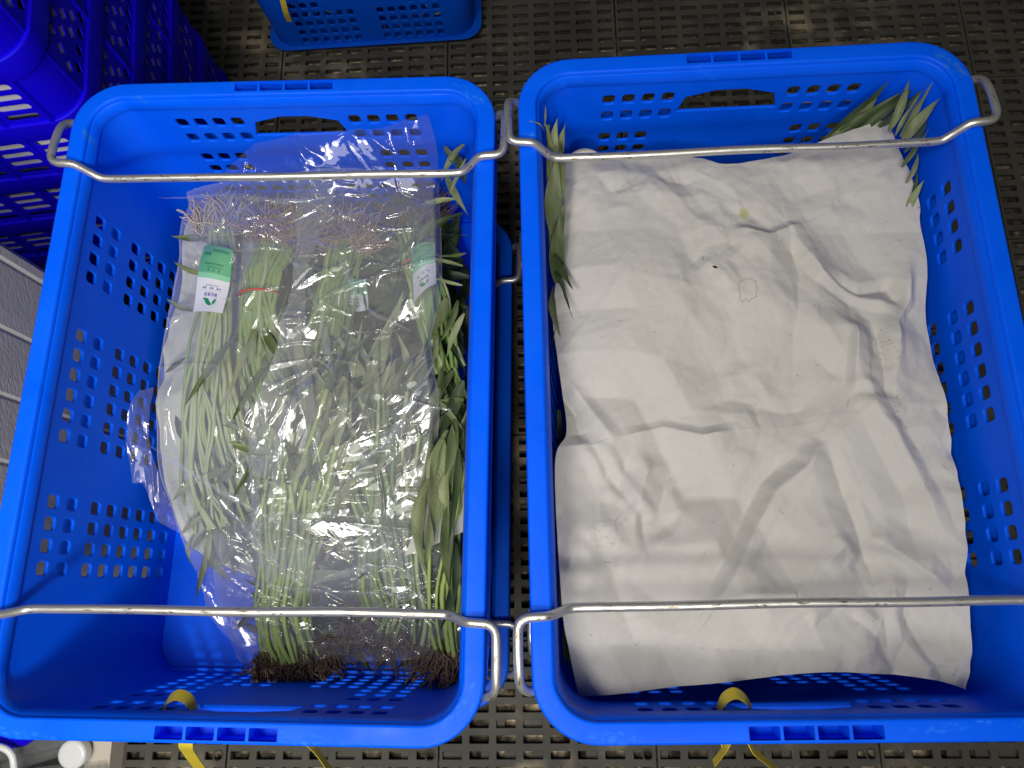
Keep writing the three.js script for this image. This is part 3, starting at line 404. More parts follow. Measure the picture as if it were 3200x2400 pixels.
{
  const o = inRight('paper_sheet', 'large crumpled white paper sheet lying over the greens in the right crate', 'paper');
  const edge = { far: [[-0.167, -0.24], [-0.11, -0.238], [-0.06, -0.236], [-0.03, -0.23], [-0.006, -0.221], [0.03, -0.224], [0.06, -0.23], [0.11, -0.247], [0.158, -0.26]], near: [[-0.172, 0.278], [-0.11, 0.272], [-0.05, 0.266], [0.028, 0.26], [0.09, 0.264], [0.132, 0.269], [0.158, 0.277]], left: [[-0.167, -0.24], [-0.172, -0.195], [-0.175, -0.13], [-0.183, -0.07], [-0.18, -0.02], [-0.174, 0.045], [-0.186, 0.08], [-0.184, 0.2], [-0.179, 0.24], [-0.172, 0.278]], right: [[0.158, -0.26], [0.17, -0.215], [0.179, -0.172], [0.177, -0.15], [0.178, -0.112], [0.172, -0.05], [0.173, 0.03], [0.173, 0.078], [0.169, 0.15], [0.164, 0.215], [0.158, 0.277]] };
  part('sheet', sheet(edge, 230, 350, paperHeight), paperMat, o);
  const curl = []; for (let k = 0; k <= 10; k++) curl.push(k);   // the far left corner rolls back on itself
  const pos = [], idx = [], uv = []; for (let k = 0; k <= 14; k++) for (let i = 0; i <= 8; i++) { const a = (k / 14) * 2.6, r = 0.006 * (1 - 0.6 * Math.abs(i / 4 - 1) ** 2); pos.push(lerp(-0.16, -0.13, i / 8), -0.0755 + r - Math.cos(a) * r, -0.2405 - Math.sin(a) * r); uv.push(i / 80, k / 80); if (k < 14 && i < 8) { const q = k * 9 + i; idx.push(q, q + 1, q + 9, q + 1, q + 10, q + 9); } }
  const g = new THREE.BufferGeometry(); g.setAttribute('position', new THREE.Float32BufferAttribute(pos, 3)); g.setAttribute('uv', new THREE.Float32BufferAttribute(uv, 2)); g.setIndex(idx); g.computeVertexNormals(); part('curled_corner', g, paperMat, o);
}
{                                                       // paper lining under the bagged greens
  const lm = paperMat.clone(); lm.color = new THREE.Color(0.9, 0.94, 0.9);
  const o = inLeft('lining_paper', 'damp white lining paper under the bagged greens, seen at the left edge', 'paper');
  const hgt = (x, z) => -0.162 - 0.36 * Math.max(0, z + 0.01) + 0.008 * fbm(x * 14, z * 14, 81, 3) + 0.007 * facet(x * 24, z * 24, 82) + 0.002 * facet(x * 60, z * 60, 83) - 0.5 * Math.max(0, z - 0.16) + 0.01 * smooth(x, 0.1, 0.17);
  part('sheet', sheet({ far: [[-0.158, -0.236], [-0.09, -0.23], [-0.055, -0.22]], near: [[-0.142, 0.14], [-0.11, 0.158], [-0.075, 0.172], [-0.04, 0.19]], left: [[-0.158, -0.236], [-0.166, -0.225], [-0.166, -0.165], [-0.172, -0.08], [-0.171, 0.005], [-0.167, 0.06], [-0.155, 0.105], [-0.142, 0.14]], right: [[-0.055, -0.22], [-0.04, -0.12], [-0.03, 0.0], [-0.03, 0.09], [-0.04, 0.19]] }, 60, 140, hgt), lm, o);
  const o2 = inLeft('paper_scrap', 'white paper corner with dark specks sticking out by the right wall of the left crate', 'paper');
  part('sheet', sheet({ far: [[0.15, 0.075], [0.176, 0.06]], near: [[0.118, 0.152], [0.15, 0.14], [0.178, 0.128]], left: [[0.15, 0.075], [0.135, 0.11], [0.118, 0.152]], right: [[0.176, 0.06], [0.178, 0.128]] }, 24, 24, (x, z) => -0.118 + 0.005 * facet(x * 40, z * 40, 84) - Math.max(0, z - 0.12) * 0.3), lm, o2);
}

// ---------- leaves that stick out round the paper in the right crate ----------
function sprig(label, list, stems = []) {
  const t = inRight('water_spinach_sprig', label, 'leaves', 'leaf sprigs round the paper');
  for (const [from, to, tone, kind, roll] of list) leaf(t, from, to, -1, kind, tone, roll);
  for (const p of stems) part('stem', tube(p, 0.0022, 14, 6), greenStem[3], t);
  return t;
}
sprig('wilted sprig in the far left corner of the right crate, tip hanging over the rim', [[[-0.179, -0.04, -0.21], [-0.188, 0.003, -0.23], 2, 3, 0.9], [[-0.186, -0.004, -0.226], [-0.2, 0.003, -0.236], 4, 2, 0.9], [[-0.186, 0.0, -0.228], [-0.186, 0.006, -0.248], 2, 3, 0.9], [[-0.176, -0.05, -0.21], [-0.168, -0.04, -0.255], 2, 4, 0.1], [[-0.18, -0.065, -0.15], [-0.18, -0.045, -0.225], 2, 4, 0.2], [[-0.172, -0.055, -0.18], [-0.173, -0.045, -0.24], 2, 4, -0.2], [[-0.178, -0.07, -0.1], [-0.177, -0.058, -0.17], 1, 4, 0.2], [[-0.176, -0.062, -0.14], [-0.17, -0.058, -0.18], 2, 4, 0], [[-0.178, -0.05, -0.2], [-0.18, -0.03, -0.255], 4, 4, 0.4]], [[[-0.182, -0.08, -0.13], [-0.183, -0.06, -0.2], [-0.182, -0.03, -0.25]]]);
sprig('dark green sprig lapping over the left edge of the white paper', [[[-0.181, -0.06, -0.125], [-0.164, -0.052, -0.08], 0, 1, 0.4], [[-0.181, -0.065, -0.11], [-0.161, -0.05, -0.055], 0, 3, -0.3], [[-0.184, -0.075, -0.1], [-0.18, -0.06, -0.045], 2, 0, 1.0], [[-0.182, -0.08, -0.09], [-0.183, -0.075, -0.03], 3, 1, 0.9]]);
sprig('large leafy bunch in the far right corner beside the raised paper corner', [[[0.105, -0.08, -0.249], [0.163, -0.02, -0.276], 0, 3, 0.4], [[0.098, -0.08, -0.2475], [0.155, -0.035, -0.276], 3, 1, 0.2], [[0.125, -0.078, -0.252], [0.172, -0.03, -0.276], 0, 0, 0.5], [[0.152, -0.052, -0.24], [0.163, -0.018, -0.274], 2, 2, 0.1], [[0.158, -0.052, -0.235], [0.176, -0.022, -0.272], 2, 3, -0.3], [[0.162, -0.05, -0.232], [0.185, -0.02, -0.268], 2, 1, 0.2], [[0.162, -0.05, -0.225], [0.186, -0.022, -0.256], 2, 4, 0.1], [[0.165, -0.055, -0.218], [0.187, -0.04, -0.246], 0, 0, 0.5], [[0.163, -0.06, -0.205], [0.187, -0.045, -0.232], 1, 1, 0.1], [[0.167, -0.065, -0.19], [0.187, -0.05, -0.215], 2, 2, 0.3], [[0.1, -0.078, -0.248], [0.14, -0.048, -0.27], 2, 3, 0.5], [[0.128, -0.075, -0.253], [0.136, -0.036, -0.272], 2, 4, 0.2], [[0.172, -0.07, -0.178], [0.189, -0.06, -0.2], 0, 0, 0.4], [[0.145, -0.062, -0.25], [0.186, -0.04, -0.27], 3, 1, 0.1], [[0.15, -0.07, -0.235], [0.187, -0.055, -0.225], 3, 3, 0.2], [[0.118, -0.08, -0.25], [0.17, -0.045, -0.272], 1, 1, 0.3]]);
sprig('small blunt leaves beside the right edge of the paper near the far bail', [[[0.166, -0.072, -0.16], [0.184, -0.06, -0.19], 4, 4, 0.1], [[0.168, -0.078, -0.155], [0.188, -0.07, -0.168], 4, 4, 0.2], [[0.172, -0.08, -0.152], [0.189, -0.076, -0.158], 1, 2, 0.1], [[0.168, -0.082, -0.15], [0.188, -0.08, -0.152], 0, 0, 0.2]]);
sprig('yellowing leaf tips beside the paper near the near bail', [[[0.15, -0.098, 0.222], [0.174, -0.096, 0.219], 4, 3, 0.1], [[0.15, -0.1, 0.23], [0.168, -0.102, 0.235], 1, 4, 0.2]]);
sprig('shaded leaves in the gap at the near left corner of the right crate', [[[-0.184, -0.11, 0.2], [-0.176, -0.1, 0.245], 3, 1, 0.3], [[-0.182, -0.11, 0.24], [-0.176, -0.1, 0.27], 2, 4, 0.2], [[-0.183, -0.12, 0.17], [-0.18, -0.11, 0.22], 0, 0, 0.5], [[-0.184, -0.115, 0.21], [-0.178, -0.105, 0.262], 1, 3, 0.7], [[-0.184, -0.1, 0.02], [-0.18, -0.095, 0.08], 3, 1, 0.6]]);
{
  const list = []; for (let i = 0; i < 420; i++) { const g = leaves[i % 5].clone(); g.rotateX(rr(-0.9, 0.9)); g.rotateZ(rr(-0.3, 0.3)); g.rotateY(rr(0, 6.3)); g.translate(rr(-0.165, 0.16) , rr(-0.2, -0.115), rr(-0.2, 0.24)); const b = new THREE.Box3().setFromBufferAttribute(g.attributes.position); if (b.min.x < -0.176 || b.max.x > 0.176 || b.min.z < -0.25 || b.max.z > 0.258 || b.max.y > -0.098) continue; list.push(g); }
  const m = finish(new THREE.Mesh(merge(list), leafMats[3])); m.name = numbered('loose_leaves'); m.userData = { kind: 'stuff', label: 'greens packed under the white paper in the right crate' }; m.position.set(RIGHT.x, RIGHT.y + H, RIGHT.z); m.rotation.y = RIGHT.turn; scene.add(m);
}

// ---------- printed cards ----------
function glyph(g, x, y, s, k) {                 // a block of strokes standing for one unreadable printed character
  const q = (a, b) => hash(k * 17 + a, b, 3); g.beginPath();
  for (let i = 0; i < 3; i++) { const yy = y + s * (0.12 + 0.36 * i); g.moveTo(x + s * 0.08 * q(i, 1), yy); g.lineTo(x + s * (0.8 + 0.15 * q(i, 2)), yy); }
  for (let i = 0; i < 3; i++) if (q(i, 4) > 0.25) { const xx = x + s * (0.15 + 0.34 * i); g.moveTo(xx, y + s * 0.05 * q(i, 5)); g.lineTo(xx + s * 0.1 * (q(i, 6) - 0.5), y + s * 0.92); }
  g.stroke();
}
const cardTex = canvasTexture(300, 520, (g, w, h) => {   // upright for its reader: logo at the top, green half at the foot; it lies upside down in the crate
  g.fillStyle = 'rgb(205,205,212)'; g.fillRect(0, 0, w, h);
  g.fillStyle = 'rgb(92,158,118)'; g.fillRect(0, 262, w, h - 262); g.fillStyle = 'rgb(62,128,86)'; g.fillRect(30, 470, 150, 22); g.fillStyle = 'rgba(160,215,180,0.5)'; g.fillRect(0, 262, w, 40);
  g.strokeStyle = 'rgba(160,120,140,0.8)'; g.lineWidth = 2; g.beginPath(); g.arc(150, 92, 66, 0, 7); g.stroke();
  g.fillStyle = 'rgb(32,128,74)';
  for (const [x, y, rx, ry, t] of [[158, 78, 46, 20, 0.55], [186, 104, 34, 11, 0.1], [106, 88, 30, 15, -1.1]]) { g.save(); g.translate(x, y); g.rotate(t); g.beginPath(); g.moveTo(-rx, 0); g.quadraticCurveTo(0, -ry * 1.9, rx, -ry * 0.3); g.quadraticCurveTo(rx * 0.3, ry * 1.6, -rx, 0); g.fill(); g.restore(); }
  g.strokeStyle = 'rgb(74,66,140)'; g.lineWidth = 4.5; for (let k = 0; k < 4; k++) glyph(g, 88 + k * 32, 128, 27, k + 1);
  g.strokeStyle = 'rgb(90,90,100)'; g.lineWidth = 2; for (let k = 0; k < 26; k++) { g.beginPath(); g.moveTo(46 + k * 8, 168); g.lineTo(50 + k * 8, 168 + 6 * (hash(k, 2, 8) - 0.3)); g.stroke(); }
  g.strokeStyle = 'rgb(60,56,110)'; g.lineWidth = 3; for (let k = 0; k < 3; k++) for (const e of [0, 20]) glyph(g, 66 + k * 66 + e, 182, 17, k * 2 + e + 9);
  g.strokeStyle = 'rgb(60,60,64)'; g.lineWidth = 1.6; for (let k = 0; k < 7; k++) glyph(g, 92 + k * 17, 206, 11, k + 30);
  g.strokeStyle = 'rgb(24,92,62)'; g.lineWidth = 2.6; for (let k = 0; k < 10; k++) glyph(g, 66 + k * 18, 366, 15, k + 50); for (let k = 0; k < 9; k++) glyph(g, 80 + k * 15, 342, 11, k + 70); for (let k = 0; k < 3; k++) glyph(g, 90 + k * 48, 316, 19, k + 90);
  g.lineWidth = 4; for (let k = 0; k < 3; k++) glyph(g, 190 + k * 26, 440, 24, k + 110);
});
const cardMat = new THREE.MeshPhysicalMaterial({ map: cardTex, roughness: 0.35, clearcoat: 0.4, clearcoatRoughness: 0.15, side: THREE.DoubleSide });
function card(label, q, bendY) {                // q: corners far-left, far-right, near-right, near-left as [x, y, z]
  const n = 16, pos = [], uv = [], idx = [];
  for (let j = 0; j <= n; j++) for (let i = 0; i <= n; i++) { const u = i / n, v = j / n, c = [0, 1, 2].map((k) => lerp(lerp(q[0][k], q[1][k], u), lerp(q[3][k], q[2][k], u), v)); pos.push(c[0], c[1] + bendY(u, v), c[2]); uv.push(1 - u, v); if (i < n && j < n) { const a = j * (n + 1) + i; idx.push(a, a + n + 1, a + 1, a + 1, a + n + 1, a + n + 2); } }
  const g = new THREE.BufferGeometry(); g.setAttribute('position', new THREE.Float32BufferAttribute(pos, 3)); g.setAttribute('uv', new THREE.Float32BufferAttribute(uv, 2)); g.setIndex(idx); g.computeVertexNormals();
  return solo('label_card', g, cardMat, label, 'label', [LEFT.x, LEFT.y + H, LEFT.z], LEFT.turn, 'printed cards on the bundles');
}
card('green and white printed card lying on the pale bundle at the left', [[-0.122, -0.123, -0.183], [-0.086, -0.12, -0.174], [-0.0895, -0.119, -0.1], [-0.1275, -0.124, -0.106]], (u, v) => 0.004 * Math.sin(u * 3) + 0.003 * Math.sin(v * 5 + u * 2));
card('green and white printed card bent round the stems by the right wall', [[0.113, -0.11, -0.17], [0.139, -0.108, -0.175], [0.142, -0.107, -0.128], [0.118, -0.112, -0.108]], (u, v) => 0.008 * Math.sin(u * 3.1) + 0.002 * Math.sin(v * 6));
card('bluish half hidden printed card under folded plastic in the middle', [[0.03, -0.138, -0.142], [0.056, -0.145, -0.15], [0.06, -0.145, -0.116], [0.028, -0.139, -0.108]], (u, v) => 0.007 * Math.sin(u * 3.4 + v * 2));

// ---------- clear plastic bags ----------
const filmMat = (milk, rough) => new THREE.MeshPhysicalMaterial({ color: new THREE.Color(0.93, 0.94, 0.95), transmission: 1 - milk, thickness: 0, roughness: rough, ior: 1.8, side: THREE.DoubleSide });
function wrinkles(x, z, s, dir, amount) {
  const c = Math.cos(dir), q = Math.sin(dir), a = x * c + z * q, b = -x * q + z * c, wa = a + 0.012 * vnoise(x * 20, z * 20, s + 1), wb = b + 0.012 * vnoise(x * 20 + 7, z * 20, s + 2);
  const patch = smooth(fbm(x * 11, z * 11, s + 9, 2), -0.15, 0.35) * (0.35 + 0.65 * smooth(z, -0.16, 0.0));
  return amount * (0.0075 * facet(wa * 9, wb * 13, s + 3) + 0.0055 * facet(wa * 19, wb * 31, s + 8) + patch * (0.0022 * facet(wa * 30, wb * 75, s + 4) + 0.001 * facet(wa * 85, wb * 130, s + 5)) + 0.00015 * facet(wa * 210, wb * 260, s + 6) + 0.004 * Math.pow(1 - Math.abs(vnoise(wa * 10, wb * 34, s + 7)), 7));
}
const heapTop = (x, z) => {
  let y = -0.112 - 0.3 * Math.max(0, z) - 0.35 * Math.max(0, z - 0.15) + 0.008 * Math.exp(-(((x + 0.05) / 0.03) ** 2) - ((z + 0.12) / 0.08) ** 2) + 0.012 * Math.exp(-(((x - 0.13) / 0.05) ** 2) - ((z + 0.08) / 0.14) ** 2) + 0.012 * Math.exp(-(((x - 0.05) / 0.06) ** 2) - ((z - 0.05) / 0.08) ** 2);
  return y - 0.02 * smooth(-x, 0.06, 0.17) - 0.012 * smooth(-x, 0.0, 0.12) * smooth(z, 0.05, 0.2);
};
// long sharp pleats: many short straight ridges, thicker where the plastic is bunched
function pleats(n, x0, x1, z0, z1, dir, spread, s) {
  const list = []; let q = s; const R = () => { q = (q * 16807) % 2147483647; return q / 2147483647; }; R(); R();
  for (let i = 0; i < n; i++) { const x = lerp(x0, x1, R()), z = lerp(z0, z1, R()), a = dir + (R() - 0.5) * spread, l = 0.012 + 0.045 * R() * R(), k = (R() - 0.5) * 0.012; const p = [[x - Math.cos(a) * l, z - Math.sin(a) * l], [x - Math.sin(a) * k, z + Math.cos(a) * k], [x + Math.cos(a) * l, z + Math.sin(a) * l]]; list.push([p, 0.0014 + 0.0045 * R() * R(), (R() < 0.75 ? 1 : -1) * (0.001 + 0.0028 * R()), (R() - 0.5) * 1.6, Math.min(p[0][0], p[1][0], p[2][0]) - 0.008, Math.max(p[0][0], p[1][0], p[2][0]) + 0.008, Math.min(p[0][1], p[1][1], p[2][1]) - 0.008, Math.max(p[0][1], p[1][1], p[2][1]) + 0.008]); }
  return (x, z) => { let y = 0; for (const c of list) if (x > c[4] && x < c[5] && z > c[6] && z < c[7]) y += crease(x, z, c[0], c[1], c[2], c[3]); return y; };
}
function film(label, edge, nu, nv, s, dir, amount, lift, mat, shape = () => 0) {
  const o = inLeft('plastic_bag', label, 'plastic bag', 'clear plastic bags over the greens');
  part('film', sheet(edge, nu, nv, (x, z, u, v) => heapTop(x, z) + lift + wrinkles(x, z, s, dir, amount) + shape(x, z, u, v)), mat, o); return o;
}
const pl1 = pleats(70, -0.16, 0.02, -0.24, 0.22, 1.1, 2.6, 11), pl2 = pleats(120, -0.03, 0.15, -0.2, 0.2, -0.7, 2.2, 23), pl3 = pleats(130, -0.08, 0.17, 0.12, 0.26, 0.1, 1.6, 37), pl4 = pleats(34, -0.12, 0.14, -0.27, -0.16, 0.6, 2.6, 51), pl5 = pleats(8, -0.185, -0.15, 0, 0.1, 1.5, 0.8, 61);
const bag1 = film('clear bag over the left half of the crate, flat card beneath it', { far: [[-0.152, -0.245], [-0.1, -0.25], [-0.04, -0.248], [0.03, -0.25]], near: [[-0.112, 0.21], [-0.08, 0.243], [-0.04, 0.255], [0.03, 0.24]], left: [[-0.152, -0.245], [-0.165, -0.225], [-0.162, -0.165], [-0.168, -0.08], [-0.165, 0.012], [-0.163, 0.061], [-0.139, 0.13], [-0.112, 0.21]], right: [[0.03, -0.25], [0.0, -0.15], [0.01, -0.05], [0.03, 0.05], [0.02, 0.16], [0.03, 0.24]] }, 210, 500, 200, 1.2, 0.55, 0.012, filmMat(0.12, 0.1), (x, z, u, v) => pl1(x, z) + 0.02 * smooth(-v, -0.08, 0) - 0.012 * smooth(-u, -0.06, 0) - 0.016 * smooth(-v, -1, -0.9));
const bag2 = film('clear bag over the right half of the crate, most wrinkled and shiny', { far: [[-0.02, -0.25], [0.04, -0.255], [0.09, -0.25], [0.14, -0.245]], near: [[-0.03, 0.215], [0.03, 0.205], [0.08, 0.21], [0.13, 0.185]], left: [[-0.02, -0.25], [-0.01, -0.16], [-0.02, -0.06], [-0.045, 0.04], [-0.04, 0.13], [-0.03, 0.215]], right: [[0.14, -0.245], [0.148, -0.17], [0.15, -0.11], [0.142, -0.06], [0.15, -0.005], [0.15, 0.03], [0.14, 0.08], [0.125, 0.13], [0.13, 0.185]] }, 240, 540, 300, -0.75, 0.9, 0.018, filmMat(0.14, 0.09), (x, z, u, v) => pl2(x, z) + 0.008 * Math.exp(-(((x - 0.06) / 0.05) ** 2) - ((z - 0.06) / 0.07) ** 2) - 0.01 * smooth(u, 0.94, 1) - 0.012 * smooth(-u, -0.05, 0));
const bag3 = film('clear bag end over the brown roots at the near end of the crate', { far: [[-0.07, 0.12], [0.0, 0.11], [0.08, 0.115], [0.168, 0.125]], near: [[-0.07, 0.262], [-0.03, 0.268], [0.02, 0.262], [0.08, 0.255], [0.176, 0.25]], left: [[-0.07, 0.12], [-0.085, 0.19], [-0.07, 0.262]], right: [[0.168, 0.125], [0.174, 0.19], [0.176, 0.25]] }, 280, 190, 400, 0.12, 0.75, 0.026, filmMat(0.08, 0.08), (x, z, u, v) => pl3(x, z) + 0.022 * smooth(x, 0.02, 0.09) * smooth(z, 0.17, 0.23) - 0.012 * smooth(-v, -0.08, 0));
const bag4 = film('clear bag mouth lying up against the far wall with a square corner', { far: [[-0.06, -0.272], [0.0, -0.275], [0.07, -0.276], [0.14, -0.277]], near: [[-0.12, -0.165], [-0.04, -0.15], [0.04, -0.155], [0.11, -0.165]], left: [[-0.06, -0.272], [-0.11, -0.225], [-0.12, -0.165]], right: [[0.14, -0.277], [0.146, -0.235], [0.11, -0.165]] }, 260, 130, 500, 0.5, 0.8, 0.026, filmMat(0.03, 0.08), (x, z, u, v) => pl4(x, z) + 0.05 * Math.pow(smooth(-z, 0.2, 0.277), 1.5) * (0.35 + 0.65 * u));
film('loose flap of the clear bag sticking out to the left wall', { far: [[-0.17, -0.015], [-0.158, -0.02]], near: [[-0.152, 0.118], [-0.128, 0.13]], left: [[-0.17, -0.015], [-0.18, 0.02], [-0.178, 0.075], [-0.165, 0.082], [-0.152, 0.118]], right: [[-0.158, -0.02], [-0.155, 0.05], [-0.128, 0.13]] }, 40, 130, 600, 1.5, 0.8, 0.012, filmMat(0.06, 0.07), (x, z, u) => pl5(x, z) - 0.004 * u);
// rolled folds of film lying on the bags
function rollFold(bag, pts, r, lift, s, mat) {
  const c = new THREE.CatmullRomCurve3(pts.map(([x, z]) => V(x, 0, z))), n = 90, m = 9, pos = [], idx = [];
  for (let i = 0; i <= n; i++) { const t = i / n, p = c.getPoint(t), tg = c.getTangent(t), k = Math.pow(Math.sin(Math.PI * clamp(t, 0.02, 0.98)), 0.6) * (0.75 + 0.5 * vnoise(t * 9, 1, s)); for (let j = 0; j <= m; j++) { const a = (j / m - 0.5) * 3.6, rad = r * k * (1 + 0.28 * vnoise(t * 26, j * 0.7, s + 3)), e = Math.sin(a) * rad; const x = p.x - tg.z * e, z = p.z + tg.x * e; pos.push(x, heapTop(x, z) + lift + Math.cos(a) * rad * 0.8 + 0.0015 * facet(x * 80, z * 80, s + 5), z); if (i < n && j < m) { const q = i * (m + 1) + j; idx.push(q, q + 1, q + m + 1, q + 1, q + m + 2, q + m + 1); } } }
  const g = new THREE.BufferGeometry(); g.setAttribute('position', new THREE.Float32BufferAttribute(pos, 3)); g.setIndex(idx); g.computeVertexNormals(); part('fold', g, mat, bag);
}
const foldMat = filmMat(0.1, 0.07);
rollFold(bag1, [[-0.155, 0.043], [-0.098, 0.076], [-0.042, 0.106], [0.012, 0.135]], 0.0045, 0.015, 1, foldMat);
rollFold(bag1, [[-0.176, -0.236], [-0.105, -0.23], [-0.019, -0.217], [0.042, -0.225]], 0.003, 0.022, 2, foldMat);
rollFold(bag1, [[-0.092, 0.081], [-0.044, 0.131], [-0.002, 0.179]], 0.003, 0.014, 3, foldMat);
rollFold(bag2, [[0.017, -0.03], [0.006, 0.004], [-0.006, 0.038], [-0.012, 0.076], [-0.019, 0.127]], 0.0065, 0.018, 4, foldMat);
rollFold(bag2, [[0.055, 0.085], [0.081, 0.062], [0.113, 0.028], [0.148, -0.03]], 0.006, 0.024, 5, foldMat);
rollFold(bag2, [[0.064, 0.076], [0.104, 0.043], [0.14, 0.014], [0.166, 0.014]], 0.004, 0.026, 6, foldMat);
rollFold(bag2, [[-0.025, -0.172], [0.022, -0.097], [0.048, -0.015]], 0.004, 0.022, 7, foldMat);
rollFold(bag2, [[0.016, -0.172], [0.049, -0.139], [0.072, -0.096], [0.123, -0.065]], 0.004, 0.024, 8, foldMat);
rollFold(bag3, [[0.008, 0.188], [0.043, 0.172], [0.088, 0.163], [0.115, 0.165], [0.136, 0.195]], 0.004, 0.028, 9, foldMat);
rollFold(bag3, [[-0.048, 0.182], [0.044, 0.187], [0.112, 0.189], [0.17, 0.195]], 0.0035, 0.027, 10, foldMat);
rollFold(bag3, [[-0.022, 0.25], [0.048, 0.238], [0.136, 0.233]], 0.003, 0.028, 11, foldMat);

// ---------- yellow straps ----------
const yellow = new THREE.MeshPhysicalMaterial({ color: new THREE.Color(0.56, 0.44, 0.035), roughness: 0.42, side: THREE.DoubleSide });
function strap(pts, width, across) {             // flat ribbon along pts; across: its width direction at each point
  const c = new THREE.CatmullRomCurve3(pts.map((p) => V(...p))), n = 40, list = [];
  const pos = [], idx = [], t = 0.0004; for (let i = 0; i <= n; i++) { const p = c.getPoint(i / n), tg = c.getTangent(i / n), w = V(...across).addScaledVector(tg, -V(...across).dot(tg)).normalize(), nn = V().crossVectors(tg, w); for (const [a, b] of [[-1, 1], [1, 1], [1, -1], [-1, -1]]) { const e = p.clone().addScaledVector(w, (a * width) / 2).addScaledVector(nn, b * t); pos.push(e.x, e.y, e.z); } if (i < n) for (let k = 0; k < 4; k++) { const q = i * 4 + k, s = i * 4 + ((k + 1) % 4); idx.push(q, s, q + 4, s, s + 4, q + 4); } }
  const g = new THREE.BufferGeometry(); g.setAttribute('position', new THREE.Float32BufferAttribute(pos, 3)); g.setIndex(idx); return plain((g.computeVertexNormals(), g));
}
const flatten = (g) => { g.computeVertexNormals(); return g; };
{
  const a = inLeft('yellow_strap', 'flat yellow strap looped through the near grip of the left crate', 'strap', 'yellow straps in the grips');
  part('loop', flatten(strap([[-0.065, -0.042, 0.2895], [-0.0635, -0.04, 0.282], [-0.058, -0.036, 0.2745], [-0.05, -0.034, 0.271], [-0.042, -0.036, 0.274], [-0.0375, -0.04, 0.283], [-0.037, -0.046, 0.296], [-0.039, -0.052, 0.31]], 0.0105, [0, 0.7, 0.7])), yellow, a);
  part('tail', flatten(strap([[-0.046, -0.055, 0.303], [-0.05, -0.06, 0.314], [-0.057, -0.085, 0.326], [-0.066, -0.13, 0.347], [-0.078, -0.19, 0.375]], 0.0125, [1, 0, 0.1])), yellow, a);
  part('tail', flatten(strap([[0.05, -0.055, 0.304], [0.056, -0.075, 0.316], [0.056, -0.13, 0.344], [0.055, -0.19, 0.37]], 0.007, [0.05, 0.2, 1])), yellow, a);
  const b = inRight('yellow_strap', 'flat yellow strap looped through the near grip of the right crate', 'strap', 'yellow straps in the grips');
  part('loop', flatten(strap([[-0.0605, -0.052, 0.31], [-0.062, -0.046, 0.296], [-0.0615, -0.04, 0.283], [-0.057, -0.036, 0.274], [-0.0495, -0.034, 0.2705], [-0.042, -0.036, 0.2745], [-0.0365, -0.04, 0.282], [-0.035, -0.042, 0.2895]], 0.0105, [0, 0.7, 0.7])), yellow, b);
  part('tail', flatten(strap([[-0.05, -0.055, 0.303], [-0.054, -0.06, 0.313], [-0.056, -0.08, 0.324], [-0.058, -0.102, 0.335]], 0.006, [0.1, 0.3, 1])), yellow, b);
  part('tail', flatten(strap([[-0.04, -0.055, 0.303], [-0.034, -0.062, 0.316], [-0.018, -0.09, 0.33], [-0.002, -0.12, 0.343], [0.02, -0.16, 0.362]], 0.006, [0.05, 0.3, 1])), yellow, b);
}
{
  const f = V(FAR.x, 0, FAR.z), c = Math.cos(FAR.turn), s = Math.sin(FAR.turn), w = (x, y, z) => [f.x + c * x + s * z, y, f.z - s * x + c * z];
  const t = thing('yellow_strap', 'narrow yellow strip hanging down the end wall of the crate behind', 'strap', w(-0.118, 0, 0.305), FAR.turn, 'yellow straps in the grips');
  part('strip', flatten(strap([[0.006, 0.24, 0.004], [0.004, 0.18, 0.012], [-0.002, 0.14, 0.011], [-0.006, 0.112, 0.003]], 0.009, [1, 0, 0])), yellow, t);
  const tag = thing('crate_tag', 'white tag in a clear holder on the end wall of the crate behind', 'tag', w(-0.012, 0.158, 0.292), FAR.turn);
  part('tag_card', box(0.066, 0.045, 0.0016, 0.004, 0.022, 0), new THREE.MeshStandardMaterial({ color: new THREE.Color(0.62, 0.58, 0.56), roughness: 0.6 }), tag);
  part('print', box(0.052, 0.0022, 0.0006, 0, 0.012, 0.0011), new THREE.MeshStandardMaterial({ color: new THREE.Color(0.1, 0.09, 0.09), roughness: 0.7 }), tag);
  part('holder', new RoundedBoxGeometry(0.012, 0.012, 0.006, 3, 0.003).translate(-0.034, 0.001, 0.001), new THREE.MeshPhysicalMaterial({ color: new THREE.Color(0.8, 0.8, 0.82), roughness: 0.2 }), tag);
  const list = []; for (let i = 0; i < 700; i++) { const p = V(rr(-0.15, 0.15), rr(0.02, 0.2), rr(-0.2, 0.262)), pts = [p]; for (let k = 0; k < 3; k++) pts.push(pts[k].clone().add(V(rr(-0.012, 0.012), rr(-0.008, 0.008), rr(-0.012, 0.012)))); list.push(tube(pts, rr(0.0006, 0.0016), 6, 4)); }
  const m = finish(new THREE.Mesh(merge(list), rootMats[2])); m.name = 'root_mass'; m.userData = { kind: 'stuff', label: 'tangled pale roots filling the crate behind, seen through its holes' }; m.position.set(FAR.x, 0, FAR.z); m.rotation.y = FAR.turn; scene.add(m);
}

